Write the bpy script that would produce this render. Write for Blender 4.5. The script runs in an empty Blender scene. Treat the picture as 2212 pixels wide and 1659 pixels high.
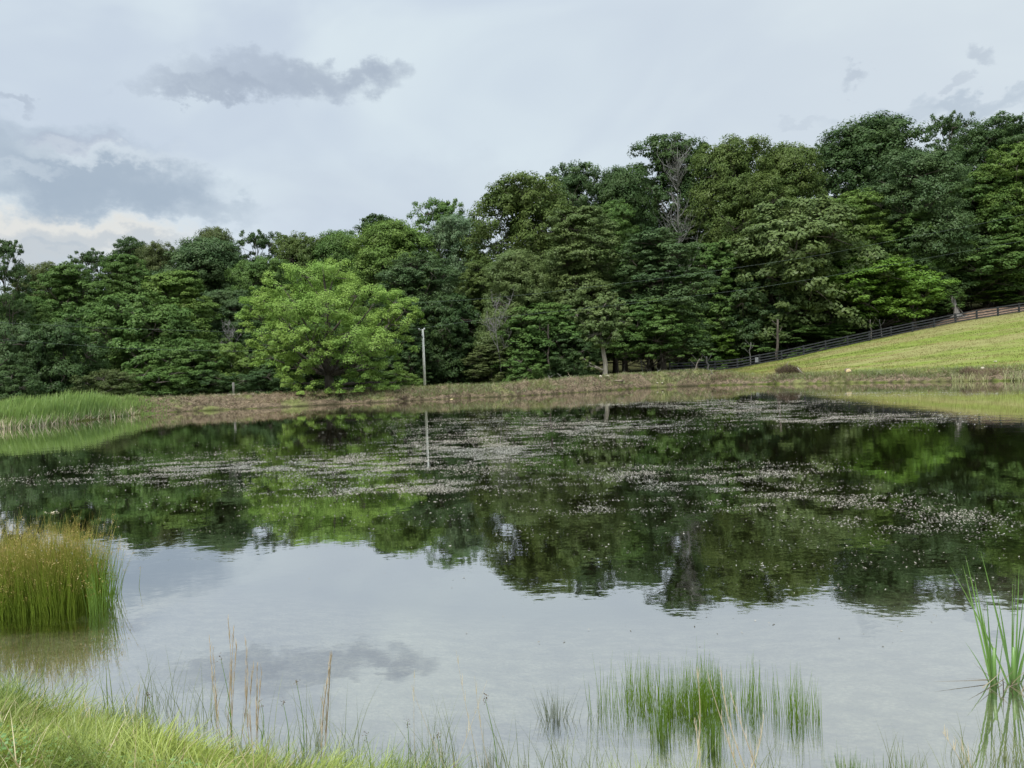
import bpy, math, random
import numpy as np
from mathutils import Matrix, Vector
C = bpy.context.scene.collection
PI = math.pi

# ------------------------------------------------------------------ camera
F = 1600.0; CU = 1106.0; CV = 829.5            # focal length and centre in units of a 2212 px wide frame
CAMZ = 2.3
pitch = -math.atan(36.0/1600.0); roll = math.atan(0.038)
r0 = np.array([1.0,0,0]); f0 = np.array([0, math.cos(pitch), math.sin(pitch)]); u0 = np.array([0,-math.sin(pitch), math.cos(pitch)])
cr = math.cos(roll)*r0 - math.sin(roll)*u0
cu = math.cos(roll)*u0 + math.sin(roll)*r0
cam = bpy.data.cameras.new('camera'); camo = bpy.data.objects.new('camera', cam); C.objects.link(camo)
cam.sensor_width = 36.0; cam.lens = 36.0*F/2212.0; cam.clip_start = 0.05; cam.clip_end = 5000
M = Matrix(((cr[0],cu[0],-f0[0],0),(cr[1],cu[1],-f0[1],0),(cr[2],cu[2],-f0[2],CAMZ),(0,0,0,1)))
camo.matrix_world = M
bpy.context.scene.camera = camo
def ray(u, v):
    return (u-CU)/F*cr + (CV-v)/F*cu + f0
def P(u, v, D):
    d = ray(u, v); return np.array([0,0,CAMZ]) + d*(D/d[1])
def Wp(u, v, z=0.0):
    d = ray(u, v); return np.array([0,0,CAMZ]) + d*((z-CAMZ)/d[2])
def azel(u, v):
    d = ray(u, v); d = d/np.linalg.norm(d)
    return math.atan2(d[0], d[1]), math.asin(d[2])

# ------------------------------------------------------------------ node helpers
class NT:
    def __init__(s, nt): s.nt = nt; s.n = nt.nodes; s.l = nt.links
    def node(s, t, **kw):
        n = s.n.new(t)
        for k, v in kw.items(): setattr(n, k, v)
        return n
    def put(s, sock, v):
        if isinstance(v, bpy.types.NodeSocket): s.l.new(v, sock)
        elif v is not None: sock.default_value = v
    def m(s, op, a, b=None, c=None, clamp=False):
        n = s.n.new('ShaderNodeMath'); n.operation = op; n.use_clamp = clamp
        s.put(n.inputs[0], a)
        if b is not None: s.put(n.inputs[1], b)
        if c is not None: s.put(n.inputs[2], c)
        return n.outputs[0]
    def mix(s, f, a, b):
        n = s.n.new('ShaderNodeMix'); n.data_type = 'RGBA'
        s.put(n.inputs[0], f); s.put(n.inputs[6], a if isinstance(a, bpy.types.NodeSocket) else (*a,1)); s.put(n.inputs[7], b if isinstance(b, bpy.types.NodeSocket) else (*b,1))
        return n.outputs[2]
    def noise(s, vec, scale, detail=3, rough=0.55, dist=0.0, out='Fac'):
        n = s.n.new('ShaderNodeTexNoise'); s.put(n.inputs['Vector'], vec)
        n.inputs['Scale'].default_value = scale; n.inputs['Detail'].default_value = detail
        n.inputs['Roughness'].default_value = rough; n.inputs['Distortion'].default_value = dist
        return n.outputs[out]
    def sm(s, x, a, b, lo=0.0, hi=1.0):
        n = s.n.new('ShaderNodeMapRange'); n.interpolation_type = 'SMOOTHSTEP'
        s.put(n.inputs[0], x); n.inputs[1].default_value = a; n.inputs[2].default_value = b
        n.inputs[3].default_value = lo; n.inputs[4].default_value = hi
        return n.outputs[0]
    def attr(s, name, out='Fac'):
        n = s.n.new('ShaderNodeAttribute'); n.attribute_name = name; return n.outputs[out]
    def scale(s, vec, sc):
        n = s.n.new('ShaderNodeVectorMath'); n.operation = 'MULTIPLY'; s.put(n.inputs[0], vec); n.inputs[1].default_value = sc
        return n.outputs[0]

# ------------------------------------------------------------------ world: overcast sky with a few dark clouds
SUN_EL, SUN_AZ = 58.0, -150.0       # azimuth clockwise from +Y (view direction); behind and left of the camera
w = bpy.data.worlds.new("World"); bpy.context.scene.world = w; w.use_nodes = True
N = NT(w.node_tree); N.n.clear()
sky = N.node('ShaderNodeTexSky'); sky.sky_type = 'NISHITA'; sky.sun_disc = False
sky.sun_elevation = math.radians(SUN_EL); sky.sun_rotation = math.radians(SUN_AZ)
geo = N.node('ShaderNodeTexCoord'); gen = geo.outputs['Generated']
sep = N.node('ShaderNodeSeparateXYZ'); N.l.new(gen, sep.inputs[0])
az = N.m('ARCTAN2', sep.outputs[0], sep.outputs[1]); el = N.m('ARCSINE', sep.outputs[2])
comb = N.node('ShaderNodeCombineXYZ'); N.l.new(az, comb.inputs[0]); N.l.new(el, comb.inputs[1])
flat = N.scale(comb.outputs[0], (1.0, 2.2, 1.0)); iso = N.scale(comb.outputs[0], (1.0, 1.35, 1.0))
nA = N.noise(flat, 2.3, 4, 0.5, 0.6)
nB = N.noise(iso, 7.0, 6, 0.58)
base = N.mix(N.sm(nA, 0.36, 0.64), (0.575,0.66,0.765), (0.69,0.785,0.845))
right = N.sm(az, -0.1, 0.6)
base = N.mix(N.m('MULTIPLY', right, 0.55), base, (0.70,0.77,0.81))
base = N.mix(N.sm(el, 0.28, 0.10, 0.0, 0.35), base, (0.72,0.785,0.83))
ndx = N.m('MULTIPLY', N.m('SUBTRACT', N.noise(iso, 8.0, 6, 0.58), 0.5), 0.20)
nd2 = N.m('MULTIPLY', N.m('SUBTRACT', N.noise(iso, 26.0, 5, 0.6), 0.5), 0.10)
azd = N.m('ADD', az, ndx); eld = N.m('ADD', el, N.m('ADD', N.m('MULTIPLY', ndx, 0.35), N.m('MULTIPLY', nd2, 0.7)))
GREY=(0.365,0.43,0.53); LAV=(0.44,0.49,0.60); SLATE=(0.375,0.46,0.56); CREAM=(0.76,0.76,0.73); PALE=(0.64,0.72,0.79)
clouds = [ # u, v, half-width, half-height, colour, strength
 (130,520,330,60,CREAM,.85),(150,500,200,22,CREAM,.5),(60,330,240,75,SLATE,.55),(230,360,190,45,PALE,.7),
 (210,400,270,60,SLATE,.85),(60,420,150,45,SLATE,.45),(180,330,120,22,PALE,.75),(70,368,70,14,PALE,.6),(120,385,95,38,SLATE,.35),(270,392,100,42,SLATE,.35),(350,418,90,28,SLATE,.35),(30,330,110,30,SLATE,.4),(425,470,60,9,PALE,.5),(420,450,170,34,SLATE,.6),(170,305,90,18,LAV,.4),
 (260,530,230,26,SLATE,.45),(90,560,80,26,SLATE,.5),
 (600,166,220,44,GREY,.56),(480,190,170,28,GREY,.62),(720,172,140,34,GREY,.56),(815,158,66,28,GREY,.56),(400,200,120,14,GREY,.35),
 (60,202,60,13,GREY,.45),(1872,150,36,18,GREY,.4),(2118,118,34,18,GREY,.42),(2066,178,32,10,GREY,.3),
 (1990,245,190,24,SLATE,.32),(2130,215,120,18,SLATE,.28),(1730,270,70,12,GREY,.18),(900,420,400,90,LAV,.14)]
col = base
for (u, v, hw, hh, c, st) in clouds:
    a0, e0 = azel(u, v)
    dx = N.m('MULTIPLY', N.m('SUBTRACT', azd, a0), F/hw*0.98); dy = N.m('MULTIPLY', N.m('SUBTRACT', eld, e0), F/hh*0.98)
    rr = N.m('ADD', N.m('MULTIPLY', dx, dx), N.m('MULTIPLY', dy, dy))
    rr = N.m('ADD', rr, N.m('MULTIPLY', N.m('SUBTRACT', nB, 0.5), 1.6))
    col = N.mix(N.sm(rr, 1.15, 0.05, 0.0, st), col, c)
zen = N.sm(el, 0.42, 1.15, 1.0, 3.3)          # an overcast sky is brightest overhead
vm = N.node('ShaderNodeVectorMath', operation='SCALE'); N.l.new(col, vm.inputs[0]); N.l.new(zen, vm.inputs['Scale'])
bg1 = N.node('ShaderNodeBackground'); N.l.new(vm.outputs[0], bg1.inputs[0]); bg1.inputs[1].default_value = 0.66
bg2 = N.node('ShaderNodeBackground'); N.l.new(sky.outputs[0], bg2.inputs[0]); bg2.inputs[1].default_value = 0.05
ms = N.node('ShaderNodeMixShader'); ms.inputs[0].default_value = 0.04; N.l.new(bg1.outputs[0], ms.inputs[1]); N.l.new(bg2.outputs[0], ms.inputs[2])
wo = N.node('ShaderNodeOutputWorld'); N.l.new(ms.outputs[0], wo.inputs[0])

# ------------------------------------------------------------------ sun and exposure
sl = bpy.data.lights.new('sun', 'SUN'); sl.energy = 2.3; sl.angle = math.radians(12); sl.color = (1.0,0.96,0.89)
so = bpy.data.objects.new('sun', sl); C.objects.link(so)
sd = Vector((math.sin(math.radians(SUN_AZ))*math.cos(math.radians(SUN_EL)), math.cos(math.radians(SUN_AZ))*math.cos(math.radians(SUN_EL)), math.sin(math.radians(SUN_EL))))
so.rotation_euler = sd.to_track_quat('Z', 'Y').to_euler(); so.location = (0,-20,60)
sc = bpy.context.scene
sc.view_settings.view_transform = 'Standard'; sc.view_settings.look = 'None'; sc.view_settings.exposure = 0.65; sc.view_settings.gamma = 1.0
sc.view_settings.use_curve_mapping = False
sc.cycles.max_bounces = 6; sc.cycles.diffuse_bounces = 2; sc.cycles.glossy_bounces = 3; sc.cycles.transmission_bounces = 3; sc.cycles.transparent_max_bounces = 6
sc.cycles.caustics_reflective = False; sc.cycles.caustics_refractive = False

# ------------------------------------------------------------------ mesh helpers
def tag(o, label=None, cat=None, group=None, kind=None):
    if label: o['label'] = label
    if cat: o['category'] = cat
    if group: o['group'] = group
    if kind: o['kind'] = kind
    return o
def link(name, me, mat=None, parent=None):
    if mat is not None: me.materials.append(mat)
    o = bpy.data.objects.new(name, me); C.objects.link(o)
    if parent: o.parent = parent
    return o
def empty(name, loc, label=None, cat=None, group=None):
    o = bpy.data.objects.new(name, None); C.objects.link(o); o.location = loc; o.empty_display_size = 0.3
    return tag(o, label, cat, group)
def mesh_np(name, V, Fq, smooth=False, fattr=None, pattr=None, k=None):
    """V (n,3), Fq (m,k) faces of k corners; attributes as dicts"""
    me = bpy.data.meshes.new(name); V = np.asarray(V, np.float32); Fq = np.asarray(Fq, np.int32)
    m_, k_ = Fq.shape
    me.vertices.add(len(V)); me.vertices.foreach_set('co', V.ravel())
    me.loops.add(m_*k_); me.loops.foreach_set('vertex_index', Fq.ravel())
    me.polygons.add(m_); me.polygons.foreach_set('loop_start', np.arange(0, m_*k_, k_, dtype=np.int32))
    if smooth: me.polygons.foreach_set('use_smooth', np.ones(m_, bool))
    me.update(calc_edges=True)
    for d, dom in ((fattr,'FACE'),(pattr,'POINT')):
        for kk, a in (d or {}).items():
            at = me.attributes.new(kk, 'FLOAT', dom); at.data.foreach_set('value', np.asarray(a, np.float32))
    me.validate()
    return me
def nrm(a): return a/np.maximum(np.linalg.norm(a, axis=-1, keepdims=True), 1e-9)

class Tubes:
    """tapered tubes with k sides collected into one mesh"""
    def __init__(s, k=6): s.k = k; s.V = []; s.F = []; s.n = 0; s.R = []
    def add(s, pts, rad, rnd=0.5, cap=True, k=None):
        k = s.k; pts = np.asarray(pts, float); m_ = len(pts)
        rad = np.broadcast_to(np.asarray(rad, float), (m_,))
        t = np.gradient(pts, axis=0); t = nrm(t)
        ref = np.array([0.31,0.17,0.93]) if abs(t[0][2]) < 0.8 else np.array([1.0,0.13,0.05])
        a = nrm(np.cross(t, ref)); b = np.cross(t, a)
        ph = np.arange(k)*2*PI/k
        V = pts[:,None,:] + rad[:,None,None]*(np.cos(ph)[None,:,None]*a[:,None,:] + np.sin(ph)[None,:,None]*b[:,None,:])
        s.V.append(V.reshape(-1,3))
        i = np.arange(m_-1)[:,None]*k + np.arange(k)[None,:]; j = np.arange(m_-1)[:,None]*k + (np.arange(k)[None,:]+1)%k
        Fq = np.stack([i, j, j+k, i+k], -1).reshape(-1,4) + s.n
        s.F.append(Fq); s.R.append(np.full(len(Fq), rnd)); s.n += m_*k
        if cap and k == 4:
            s.F.append(np.array([[0,3,2,1]])+s.n-m_*k); s.F.append(np.array([[0,1,2,3]])+s.n-k); s.R.append(np.full(2, rnd))
        elif cap:      # close both ends with a fan of quads through centre points
            for base_, pt, fl in ((s.n-m_*k, pts[0], True), (s.n-k, pts[-1], False)):
                s.V.append(pt[None,:]); c = s.n; s.n += 1
                q = [[c, base_+(x+1)%k, base_+x, c] if fl else [c, base_+x, base_+(x+1)%k, c] for x in range(k)]
                q = [[q_[0], q_[1], q_[2], q_[2]] for q_ in q]
                s.T = getattr(s, 'T', []); s.T += [[a_[0],a_[1],a_[2]] for a_ in q]
    def mesh(s, name, smooth=True):
        V = np.concatenate(s.V); T = getattr(s, 'T', [])
        me = bpy.data.meshes.new(name); Fq = np.concatenate(s.F)
        me.from_pydata(V.tolist(), [], Fq.tolist()+T)
        if smooth: me.polygons.foreach_set('use_smooth', np.ones(len(me.polygons), bool))
        me.update(); return me

def hsh(ix, iy, seed):
    h = (ix.astype(np.int64)*374761393 + iy.astype(np.int64)*668265263 + seed*1442695041) & 0x7fffffff
    h = ((h ^ (h >> 13))*1274126177) & 0x7fffffff
    return ((h ^ (h >> 16)) & 0xffff)/65535.0
def vn(x, y, sc_, seed=1):
    x = np.asarray(x, float)*sc_; y = np.asarray(y, float)*sc_
    ix = np.floor(x); iy = np.floor(y); fx = x-ix; fy = y-iy
    fx = fx*fx*(3-2*fx); fy = fy*fy*(3-2*fy)
    a = hsh(ix,iy,seed); b = hsh(ix+1,iy,seed); c = hsh(ix,iy+1,seed); d = hsh(ix+1,iy+1,seed)
    return (a*(1-fx)+b*fx)*(1-fy) + (c*(1-fx)+d*fx)*fy
def fbm(x, y, sc_, seed=1, o=3):
    r = 0; a = 1; t = 0
    for i in range(o): r = r + a*vn(x, y, sc_*2**i, seed+i*17); t += a; a *= 0.5
    return r/t
def sst(x, a, b):
    t = np.clip((np.asarray(x, float)-a)/(b-a), 0, 1); return t*t*(3-2*t)

# ------------------------------------------------------------------ terrain
shore_px = [(-600,960),(-300,942),(0,926),(80,920),(150,912),(300,895),(400,889),(600,880),(700,875),(850,868),(1000,860),(1100,857),(1250,848),(1400,838),(1500,834),(1600,831),(1800,828),(2000,825),(2212,822),(2500,820),(2800,822)]
sp = np.array([Wp(u, v) for u, v in shore_px])
S_t = np.concatenate([[-3.0,-1.8,-1.25], sp[:,0]/sp[:,1], [1.4,2.0,3.0]]); S_y = np.concatenate([[5.0,12.0,24.0], sp[:,1], [30,18,8]])
def Sfar(t): return np.interp(t, S_t, S_y)
def tu(u, v=830): d = ray(u, v); return d[0]/d[1]
crest_px = [(-600,900),(0,874),(300,862),(600,852),(760,846),(918,838),(1100,829),(1250,818),(1400,807),(1500,802),(1600,799)]
ct, cz = [], []
for u, v in crest_px:
    t = tu(u, v); ct.append(t); cz.append(P(u, v, float(Sfar(t))+2.2)[2])
def zcrest(t): return np.interp(t, ct, cz)
def zwood(t): return np.interp(t, [tu(0),tu(600),tu(1000),tu(1250),tu(1450),tu(1600)], [0.5,-0.3,-0.2,0.3,0.8,0.85])
fence_px = [(1400,812,91),(1440,808,91),(1500,803,91.5),(1557,801,92),(1689,778,93),(1813,750,94),(1945,722,95),(2082,695,96.5),(2212,674,98),(2500,625,101),(2900,560,106)]
fp = np.array([P(u, v, D) for u, v, D in fence_px]); f_t = fp[:,0]/fp[:,1]
def zfen(t): return np.interp(t, f_t, fp[:,2])
def yfen(t): return np.interp(t, f_t, fp[:,1])
def ynear(x): return np.interp(x, [-60,-28,-12,-6,-4.2,-3.2,-2.3,-1.6,-0.9,0,2,5,10,25,60], [30,12,8.0,6.2,5.55,5.15,4.75,4.45,4.15,3.8,3.65,4.3,6,10,25])
T0, T1 = tu(1500), tu(1660)
def height(x, y, detail=True):
    x = np.asarray(x, float); y = np.asarray(y, float)
    ys = np.maximum(y, 0.5); t = np.clip(x/ys, -3, 3)
    yn = ynear(x); S = Sfar(t)
    wob = (fbm(x, y, 0.5, 5)-0.5)*0.9*sst(y, 20, 40)
    s = y - S - wob
    dn = yn - y
    zn = 0.65*sst(dn, -0.05, 1.7) + 0.02*np.clip(dn-1.7,0,60) + 0.05*(fbm(x,y,1.4,9)-0.5)*sst(dn,0,.5)
    db = np.minimum(-dn, -s)       # distance into the pond
    zb = -np.minimum(1.6, 0.02+0.10*np.clip(db,0,None)+0.012*np.clip(db,0,None)**2) + 0.03*(fbm(x,y,3.0,3)-0.5)
    zc = zcrest(t); zw = zwood(t); rough = fbm(x, y, 1.1, 21, 4)-0.5; rough2 = fbm(x, y, 3.0, 31, 3)-0.5
    zd = zc*(.38*sst(s,-.15,.35)+.62*sst(s, 0.2, 2.3))
    zd = zd + (0.62*rough+0.30*rough2)*sst(s,-0.1,.5)*(1-sst(s,2.0,3.2)) + 0.06*(rough)*sst(s,2,3)
    zd = np.where(s > 5.0, zc + (zw-zc)*sst(s, 5.0, 12.0) + np.clip(s-12,0,200)*0.006, zd)
    sf = np.maximum(yfen(t)-S, 5.0); zf = zfen(t)
    fr = np.clip((s-1.0)/(sf-1.0), 0, 1)
    zm = 0.62*sst(s, -0.5, 1.3) + (zf-0.62)*fr**1.12
    zm = zm + (0.30*rough+0.15*rough2)*sst(s,-0.1,.5)*(1-sst(s,2.2,3.8)) + 0.10*(fbm(x,y,.35,41)-.5)*sst(s,2,5)*(1-sst(fr,.8,1))
    af = np.clip(s-sf, 0, 200)
    k = sst(t, tu(1880), tu(2160))
    zm = zm + np.minimum(af, 9)*(0.02+0.20*k) + np.clip(af-9,0,200)*0.07
    R = sst(t, T0, T1)
    hill = sst(y, 138, 215)
    zl = zd*(1-R) + zm*R + hill*(6.0+3.0*R)
    z = np.where(y < yn, zn, np.where(s < -0.0, zb, np.maximum(zl, 0.0)))
    # close the pond smoothly at its far rim
    z = np.where((y >= yn) & (s >= 0), np.maximum(zl, 0.02*np.clip(s,0,1)), z)
    return z
def gz(x, y): return float(height(np.array([x]), np.array([y]))[0])

xs = np.concatenate([-np.geomspace(900,75,22), np.arange(-72,-8,0.55), np.arange(-8,8,0.14), np.arange(8,80,0.5), np.geomspace(82,900,22)])
ys = np.concatenate([-np.geomspace(400,4,14), np.arange(-3,2,0.5), np.arange(2,8,0.12), np.arange(8,40,0.6), np.arange(40,80,0.22), np.arange(80,135,0.8), np.geomspace(137,1600,20)])
X, Y = np.meshgrid(xs, ys); Z = height(X, Y)
tt = X/np.maximum(Y, .5); SS = Y - Sfar(np.clip(tt,-3,3)) - (fbm(X,Y,0.5,5)-0.5)*0.9*sst(Y,20,40); Rr = sst(tt, T0, T1); Rr = Rr*(Y>0)
FR = Y - yfen(tt)
dam = (1-Rr)*sst(SS,-0.3,0.1)*(1-sst(SS,3.2,5.5))*(Y>10)
edge = Rr*sst(SS,-0.3,0.1)*(1-sst(SS,1.1,2.6))*(Y>10)
dirt = np.clip(dam + edge*0.75, 0, 1)
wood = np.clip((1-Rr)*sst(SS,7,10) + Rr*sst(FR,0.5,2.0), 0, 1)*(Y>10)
bare = Rr*sst(FR,0.5,1.5)*sst(tt, tu(1900), tu(2030))*(1-sst(FR,9,13))
tan = sst(fbm(X*.35+Y*.12, Y*1.5-X*.25, .16, 201, 4),.48,.62)*Rr
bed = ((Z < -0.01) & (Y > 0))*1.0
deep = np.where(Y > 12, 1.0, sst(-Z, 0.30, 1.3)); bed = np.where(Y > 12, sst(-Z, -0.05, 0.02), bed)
nx, ny = len(xs), len(ys)
idx = np.arange(nx*ny).reshape(ny, nx)
Fq = np.stack([idx[:-1,:-1], idx[:-1,1:], idx[1:,1:], idx[1:,:-1]], -1).reshape(-1,4)
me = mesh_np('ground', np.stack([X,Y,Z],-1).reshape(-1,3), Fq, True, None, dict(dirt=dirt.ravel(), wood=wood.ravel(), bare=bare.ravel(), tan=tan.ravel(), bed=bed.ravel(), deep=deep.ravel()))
gm = bpy.data.materials.new('ground_mat'); gm.use_nodes = True; N = NT(gm.node_tree); N.n.clear()
tc = N.node('ShaderNodeNewGeometry').outputs['Position']
n1 = N.noise(tc, 0.35, 4); n2 = N.noise(tc, 2.2, 5, .6); n3 = N.noise(tc, 9.0, 4, .65)
strk = N.noise(N.scale(tc,(0.12,0.55,0.3)), 1.0, 5, .6, 0.4)
grass = N.mix(N.sm(n2,.3,.7), (0.135,0.178,0.034), (0.205,0.245,0.062))
grass = N.mix(N.m('MULTIPLY', N.m('MAXIMUM', N.attr('tan'), N.sm(strk,.50,.66,0,.7)), .55), grass, (0.28,0.235,0.125))
grass = N.mix(N.sm(n3,.5,.8,0,.35), grass, (0.10,0.15,0.03))
dcol = N.mix(N.sm(n2,.32,.68), (0.070,0.053,0.037), (0.190,0.148,0.100))
dcol = N.mix(N.sm(n3,.45,.75), dcol, (0.30,0.23,0.155))
dcol = N.mix(N.sm(n3,.48,.30,0,.7), dcol, (0.045,0.035,0.03))
dcol = N.mix(N.sm(n1,.53,.64,0,.7), dcol, N.mix(n3,(0.10,0.13,0.04),(0.24,0.27,0.09)))
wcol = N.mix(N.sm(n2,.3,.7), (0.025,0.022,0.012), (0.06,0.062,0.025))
bcol = N.mix(N.sm(n2,.35,.65), (0.11,0.08,0.06), (0.30,0.21,0.15))
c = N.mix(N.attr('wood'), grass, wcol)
c = N.mix(N.attr('bare'), c, bcol)
dm = N.m('ADD', N.attr('dirt'), N.m('MULTIPLY', N.m('SUBTRACT', n2, .5), 1.1), clamp=True)
c = N.mix(N.m('MULTIPLY', N.sm(dm,.3,.75), N.sm(N.attr('dirt'),.02,.3)), c, dcol)
vor = N.node('ShaderNodeTexVoronoi'); N.l.new(tc, vor.inputs['Vector']); vor.inputs['Scale'].default_value = 26
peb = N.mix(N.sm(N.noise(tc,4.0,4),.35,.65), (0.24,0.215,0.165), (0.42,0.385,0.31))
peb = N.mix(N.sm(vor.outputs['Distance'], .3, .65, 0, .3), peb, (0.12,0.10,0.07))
mud_dimmed = N.mix(N.attr('deep'), peb, (0.028,0.028,0.014))  # dark silt at depth; its darkening also stands in for light the water absorbs
c = N.mix(N.attr('bed'), c, mud_dimmed)
bs = N.node('ShaderNodeBsdfDiffuse'); N.l.new(c, bs.inputs[0])
bp = N.node('ShaderNodeBump'); bp.inputs['Strength'].default_value = .8; bp.inputs['Distance'].default_value = .12
N.l.new(N.m('ADD', n3, N.m('MULTIPLY', n2, 1.5)), bp.inputs['Height']); N.l.new(bp.outputs[0], bs.inputs['Normal'])
N.l.new(bs.outputs[0], N.node('ShaderNodeOutputMaterial').inputs[0])
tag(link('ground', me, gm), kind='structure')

# ------------------------------------------------------------------ water
wt = np.concatenate([np.linspace(-2.9,-0.8,16)[:-1], np.linspace(-0.8,0.8,90), np.linspace(0.8,2.9,16)[1:]])
V = []; 
for t in wt:
    yf = float(Sfar(t))+0.75
    V.append((t*1.2,1.2,0)); V.append((t*yf, yf, 0))
Fq = np.array([[2*i,2*i+2,2*i+3,2*i+1] for i in range(len(wt)-1)])
wm = bpy.data.materials.new('water_mat'); wm.use_nodes = True; N = NT(wm.node_tree); N.n.clear()
pos = N.node('ShaderNodeNewGeometry').outputs['Position']
w1 = N.noise(N.scale(pos,(1.0,1.0,1)), 1.6, 2, .5, .4); w2 = N.noise(N.scale(pos,(0.8,1.2,1)), 7.0, 2, .5)
patch = N.sm(N.noise(pos, .12, 2), .40, .62, .35, 1.0)
bp = N.node('ShaderNodeBump'); bp.inputs['Strength'].default_value = 1.0; bp.inputs['Distance'].default_value = 0.0030
N.l.new(N.m('MULTIPLY', N.m('ADD', N.m('MULTIPLY', w1, 1.0), N.m('MULTIPLY', w2, .28)), patch), bp.inputs['Height'])
gl = N.node('ShaderNodeBsdfGlossy'); gl.inputs['Roughness'].default_value = 0.02; gl.inputs[0].default_value = (1,1,.985,1); N.l.new(bp.outputs[0], gl.inputs['Normal'])
tr = N.node('ShaderNodeBsdfTransparent'); tr.inputs[0].default_value = (.86,.88,.80,1)
fr = N.node('ShaderNodeFresnel'); fr.inputs[0].default_value = 1.33; N.l.new(bp.outputs[0], fr.inputs['Normal'])
fac = N.m('POWER', fr.outputs[0], 0.23, clamp=True)
mx = N.node('ShaderNodeMixShader'); N.l.new(fac, mx.inputs[0]); N.l.new(tr.outputs[0], mx.inputs[1]); N.l.new(gl.outputs[0], mx.inputs[2])
N.l.new(mx.outputs[0], N.node('ShaderNodeOutputMaterial').inputs[0])
tag(link('water', mesh_np('water', V, Fq), wm), kind='structure')

# ------------------------------------------------------------------ plant materials
def leaf_mat(name, c1, c2, trans=0.22, gloss=0.06, tip=None, rough=.45):
    m = bpy.data.materials.new(name); m.use_nodes = True; N = NT(m.node_tree); N.n.clear()
    r = N.attr('rnd'); c = N.mix(r, c1, c2)
    p = N.noise(N.node('ShaderNodeNewGeometry').outputs['Position'], 0.28, 2)
    c = N.mix(N.sm(p,.35,.65,0,.45), c, tuple(x*y for x,y in zip(c2,(1.12,1.0,.9))))
    if tip: c = N.mix(N.sm(N.attr('h'), tip[1], tip[2]), c, tip[0])
    d = N.node('ShaderNodeBsdfDiffuse'); N.l.new(c, d.inputs[0]); t = N.node('ShaderNodeBsdfTranslucent'); N.l.new(c, t.inputs[0])
    mx = N.node('ShaderNodeMixShader'); mx.inputs[0].default_value = trans; N.l.new(d.outputs[0], mx.inputs[1]); N.l.new(t.outputs[0], mx.inputs[2])
    g = N.node('ShaderNodeBsdfGlossy'); g.inputs['Roughness'].default_value = rough
    m2 = N.node('ShaderNodeMixShader'); m2.inputs[0].default_value = gloss; N.l.new(mx.outputs[0], m2.inputs[1]); N.l.new(g.outputs[0], m2.inputs[2])
    N.l.new(m2.outputs[0], N.node('ShaderNodeOutputMaterial').inputs[0]); return m
def plain(name, c1, c2, sc_=6.0, rough=.8, stretch=(1,1,1)):
    m = bpy.data.materials.new(name); m.use_nodes = True; N = NT(m.node_tree); N.n.clear()
    tc = N.node('ShaderNodeTexCoord').outputs['Object']
    n_ = N.noise(N.scale(tc, stretch), sc_, 5, .6)
    b = N.node('ShaderNodeBsdfPrincipled'); N.l.new(N.mix(N.sm(n_,.35,.65), c1, c2), b.inputs['Base Color']); b.inputs['Roughness'].default_value = rough
    bp = N.node('ShaderNodeBump'); bp.inputs['Strength'].default_value = .5; bp.inputs['Distance'].default_value = .02; N.l.new(n_, bp.inputs['Height']); N.l.new(bp.outputs[0], b.inputs['Normal'])
    N.l.new(b.outputs[0], N.node('ShaderNodeOutputMaterial').inputs[0]); return m
G = {
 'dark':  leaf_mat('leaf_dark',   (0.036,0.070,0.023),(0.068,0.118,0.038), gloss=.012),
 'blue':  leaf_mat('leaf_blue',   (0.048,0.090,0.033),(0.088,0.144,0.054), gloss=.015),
 'mid':   leaf_mat('leaf_mid',    (0.060,0.118,0.028),(0.108,0.186,0.048), gloss=.012),
 'olive': leaf_mat('leaf_olive',  (0.062,0.100,0.024),(0.110,0.158,0.042), gloss=.012),
 'khaki': leaf_mat('leaf_khaki',  (0.078,0.120,0.036),(0.140,0.195,0.068), gloss=.015),
 'light': leaf_mat('leaf_light',  (0.080,0.142,0.028),(0.142,0.222,0.052), gloss=.012),
 'bright':leaf_mat('leaf_bright', (0.085,0.170,0.022),(0.140,0.250,0.042), gloss=.012),
 'locust':leaf_mat('leaf_locust', (0.150,0.262,0.048),(0.285,0.430,0.105), trans=.34, gloss=.012),
 'brown': leaf_mat('leaf_brown',  (0.058,0.082,0.026),(0.100,0.130,0.044), gloss=.012),
 'pale':  leaf_mat('leaf_pale',   (0.078,0.135,0.060),(0.140,0.215,0.105), gloss=.02),
}
bark = plain('bark', (0.045,0.036,0.028), (0.12,0.10,0.08), 5, .9, (1,1,.25))
barkpale = plain('bark_pale', (0.16,0.14,0.115), (0.30,0.27,0.23), 6, .9, (1,1,.2))
bargrey = plain('bark_grey', (0.12,0.115,0.105), (0.23,0.215,0.20), 7, .9, (1,1,.2))

# ------------------------------------------------------------------ trees
def leaves_np(rng, Cn, out, size, up=.5, jit=.7, droop=.3, aspect=.6):
    n = len(Cn)
    nr = nrm(out + up*np.array([0,0,1.0]) + jit*rng.normal(size=(n,3))*.6)
    a = nrm(np.cross(nr, rng.normal(size=(n,3)))); a[:,2] -= droop; a = nrm(a)
    b = nrm(np.cross(nr, a)); L = size*rng.uniform(.6,1.35,(n,1)); Wd = L*aspect*rng.uniform(.7,1.2,(n,1))
    nn = np.cross(a, b)
    p0 = Cn - a*L*.5; p1 = Cn + b*Wd*.5 - nn*L*.07 + a*L*.08; p2 = Cn + a*L*.5; p3 = Cn - b*Wd*.5 - nn*L*.07 + a*L*.08
    return np.stack([p0,p1,p2,p3],1).reshape(-1,3)
def sph(rng, n, zmin=-1.0):
    d = nrm(rng.normal(size=(n*3+20,3))); d = d[d[:,2] > zmin][:n]
    while len(d) < n: d = np.concatenate([d, d])[:n]
    return d
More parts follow.
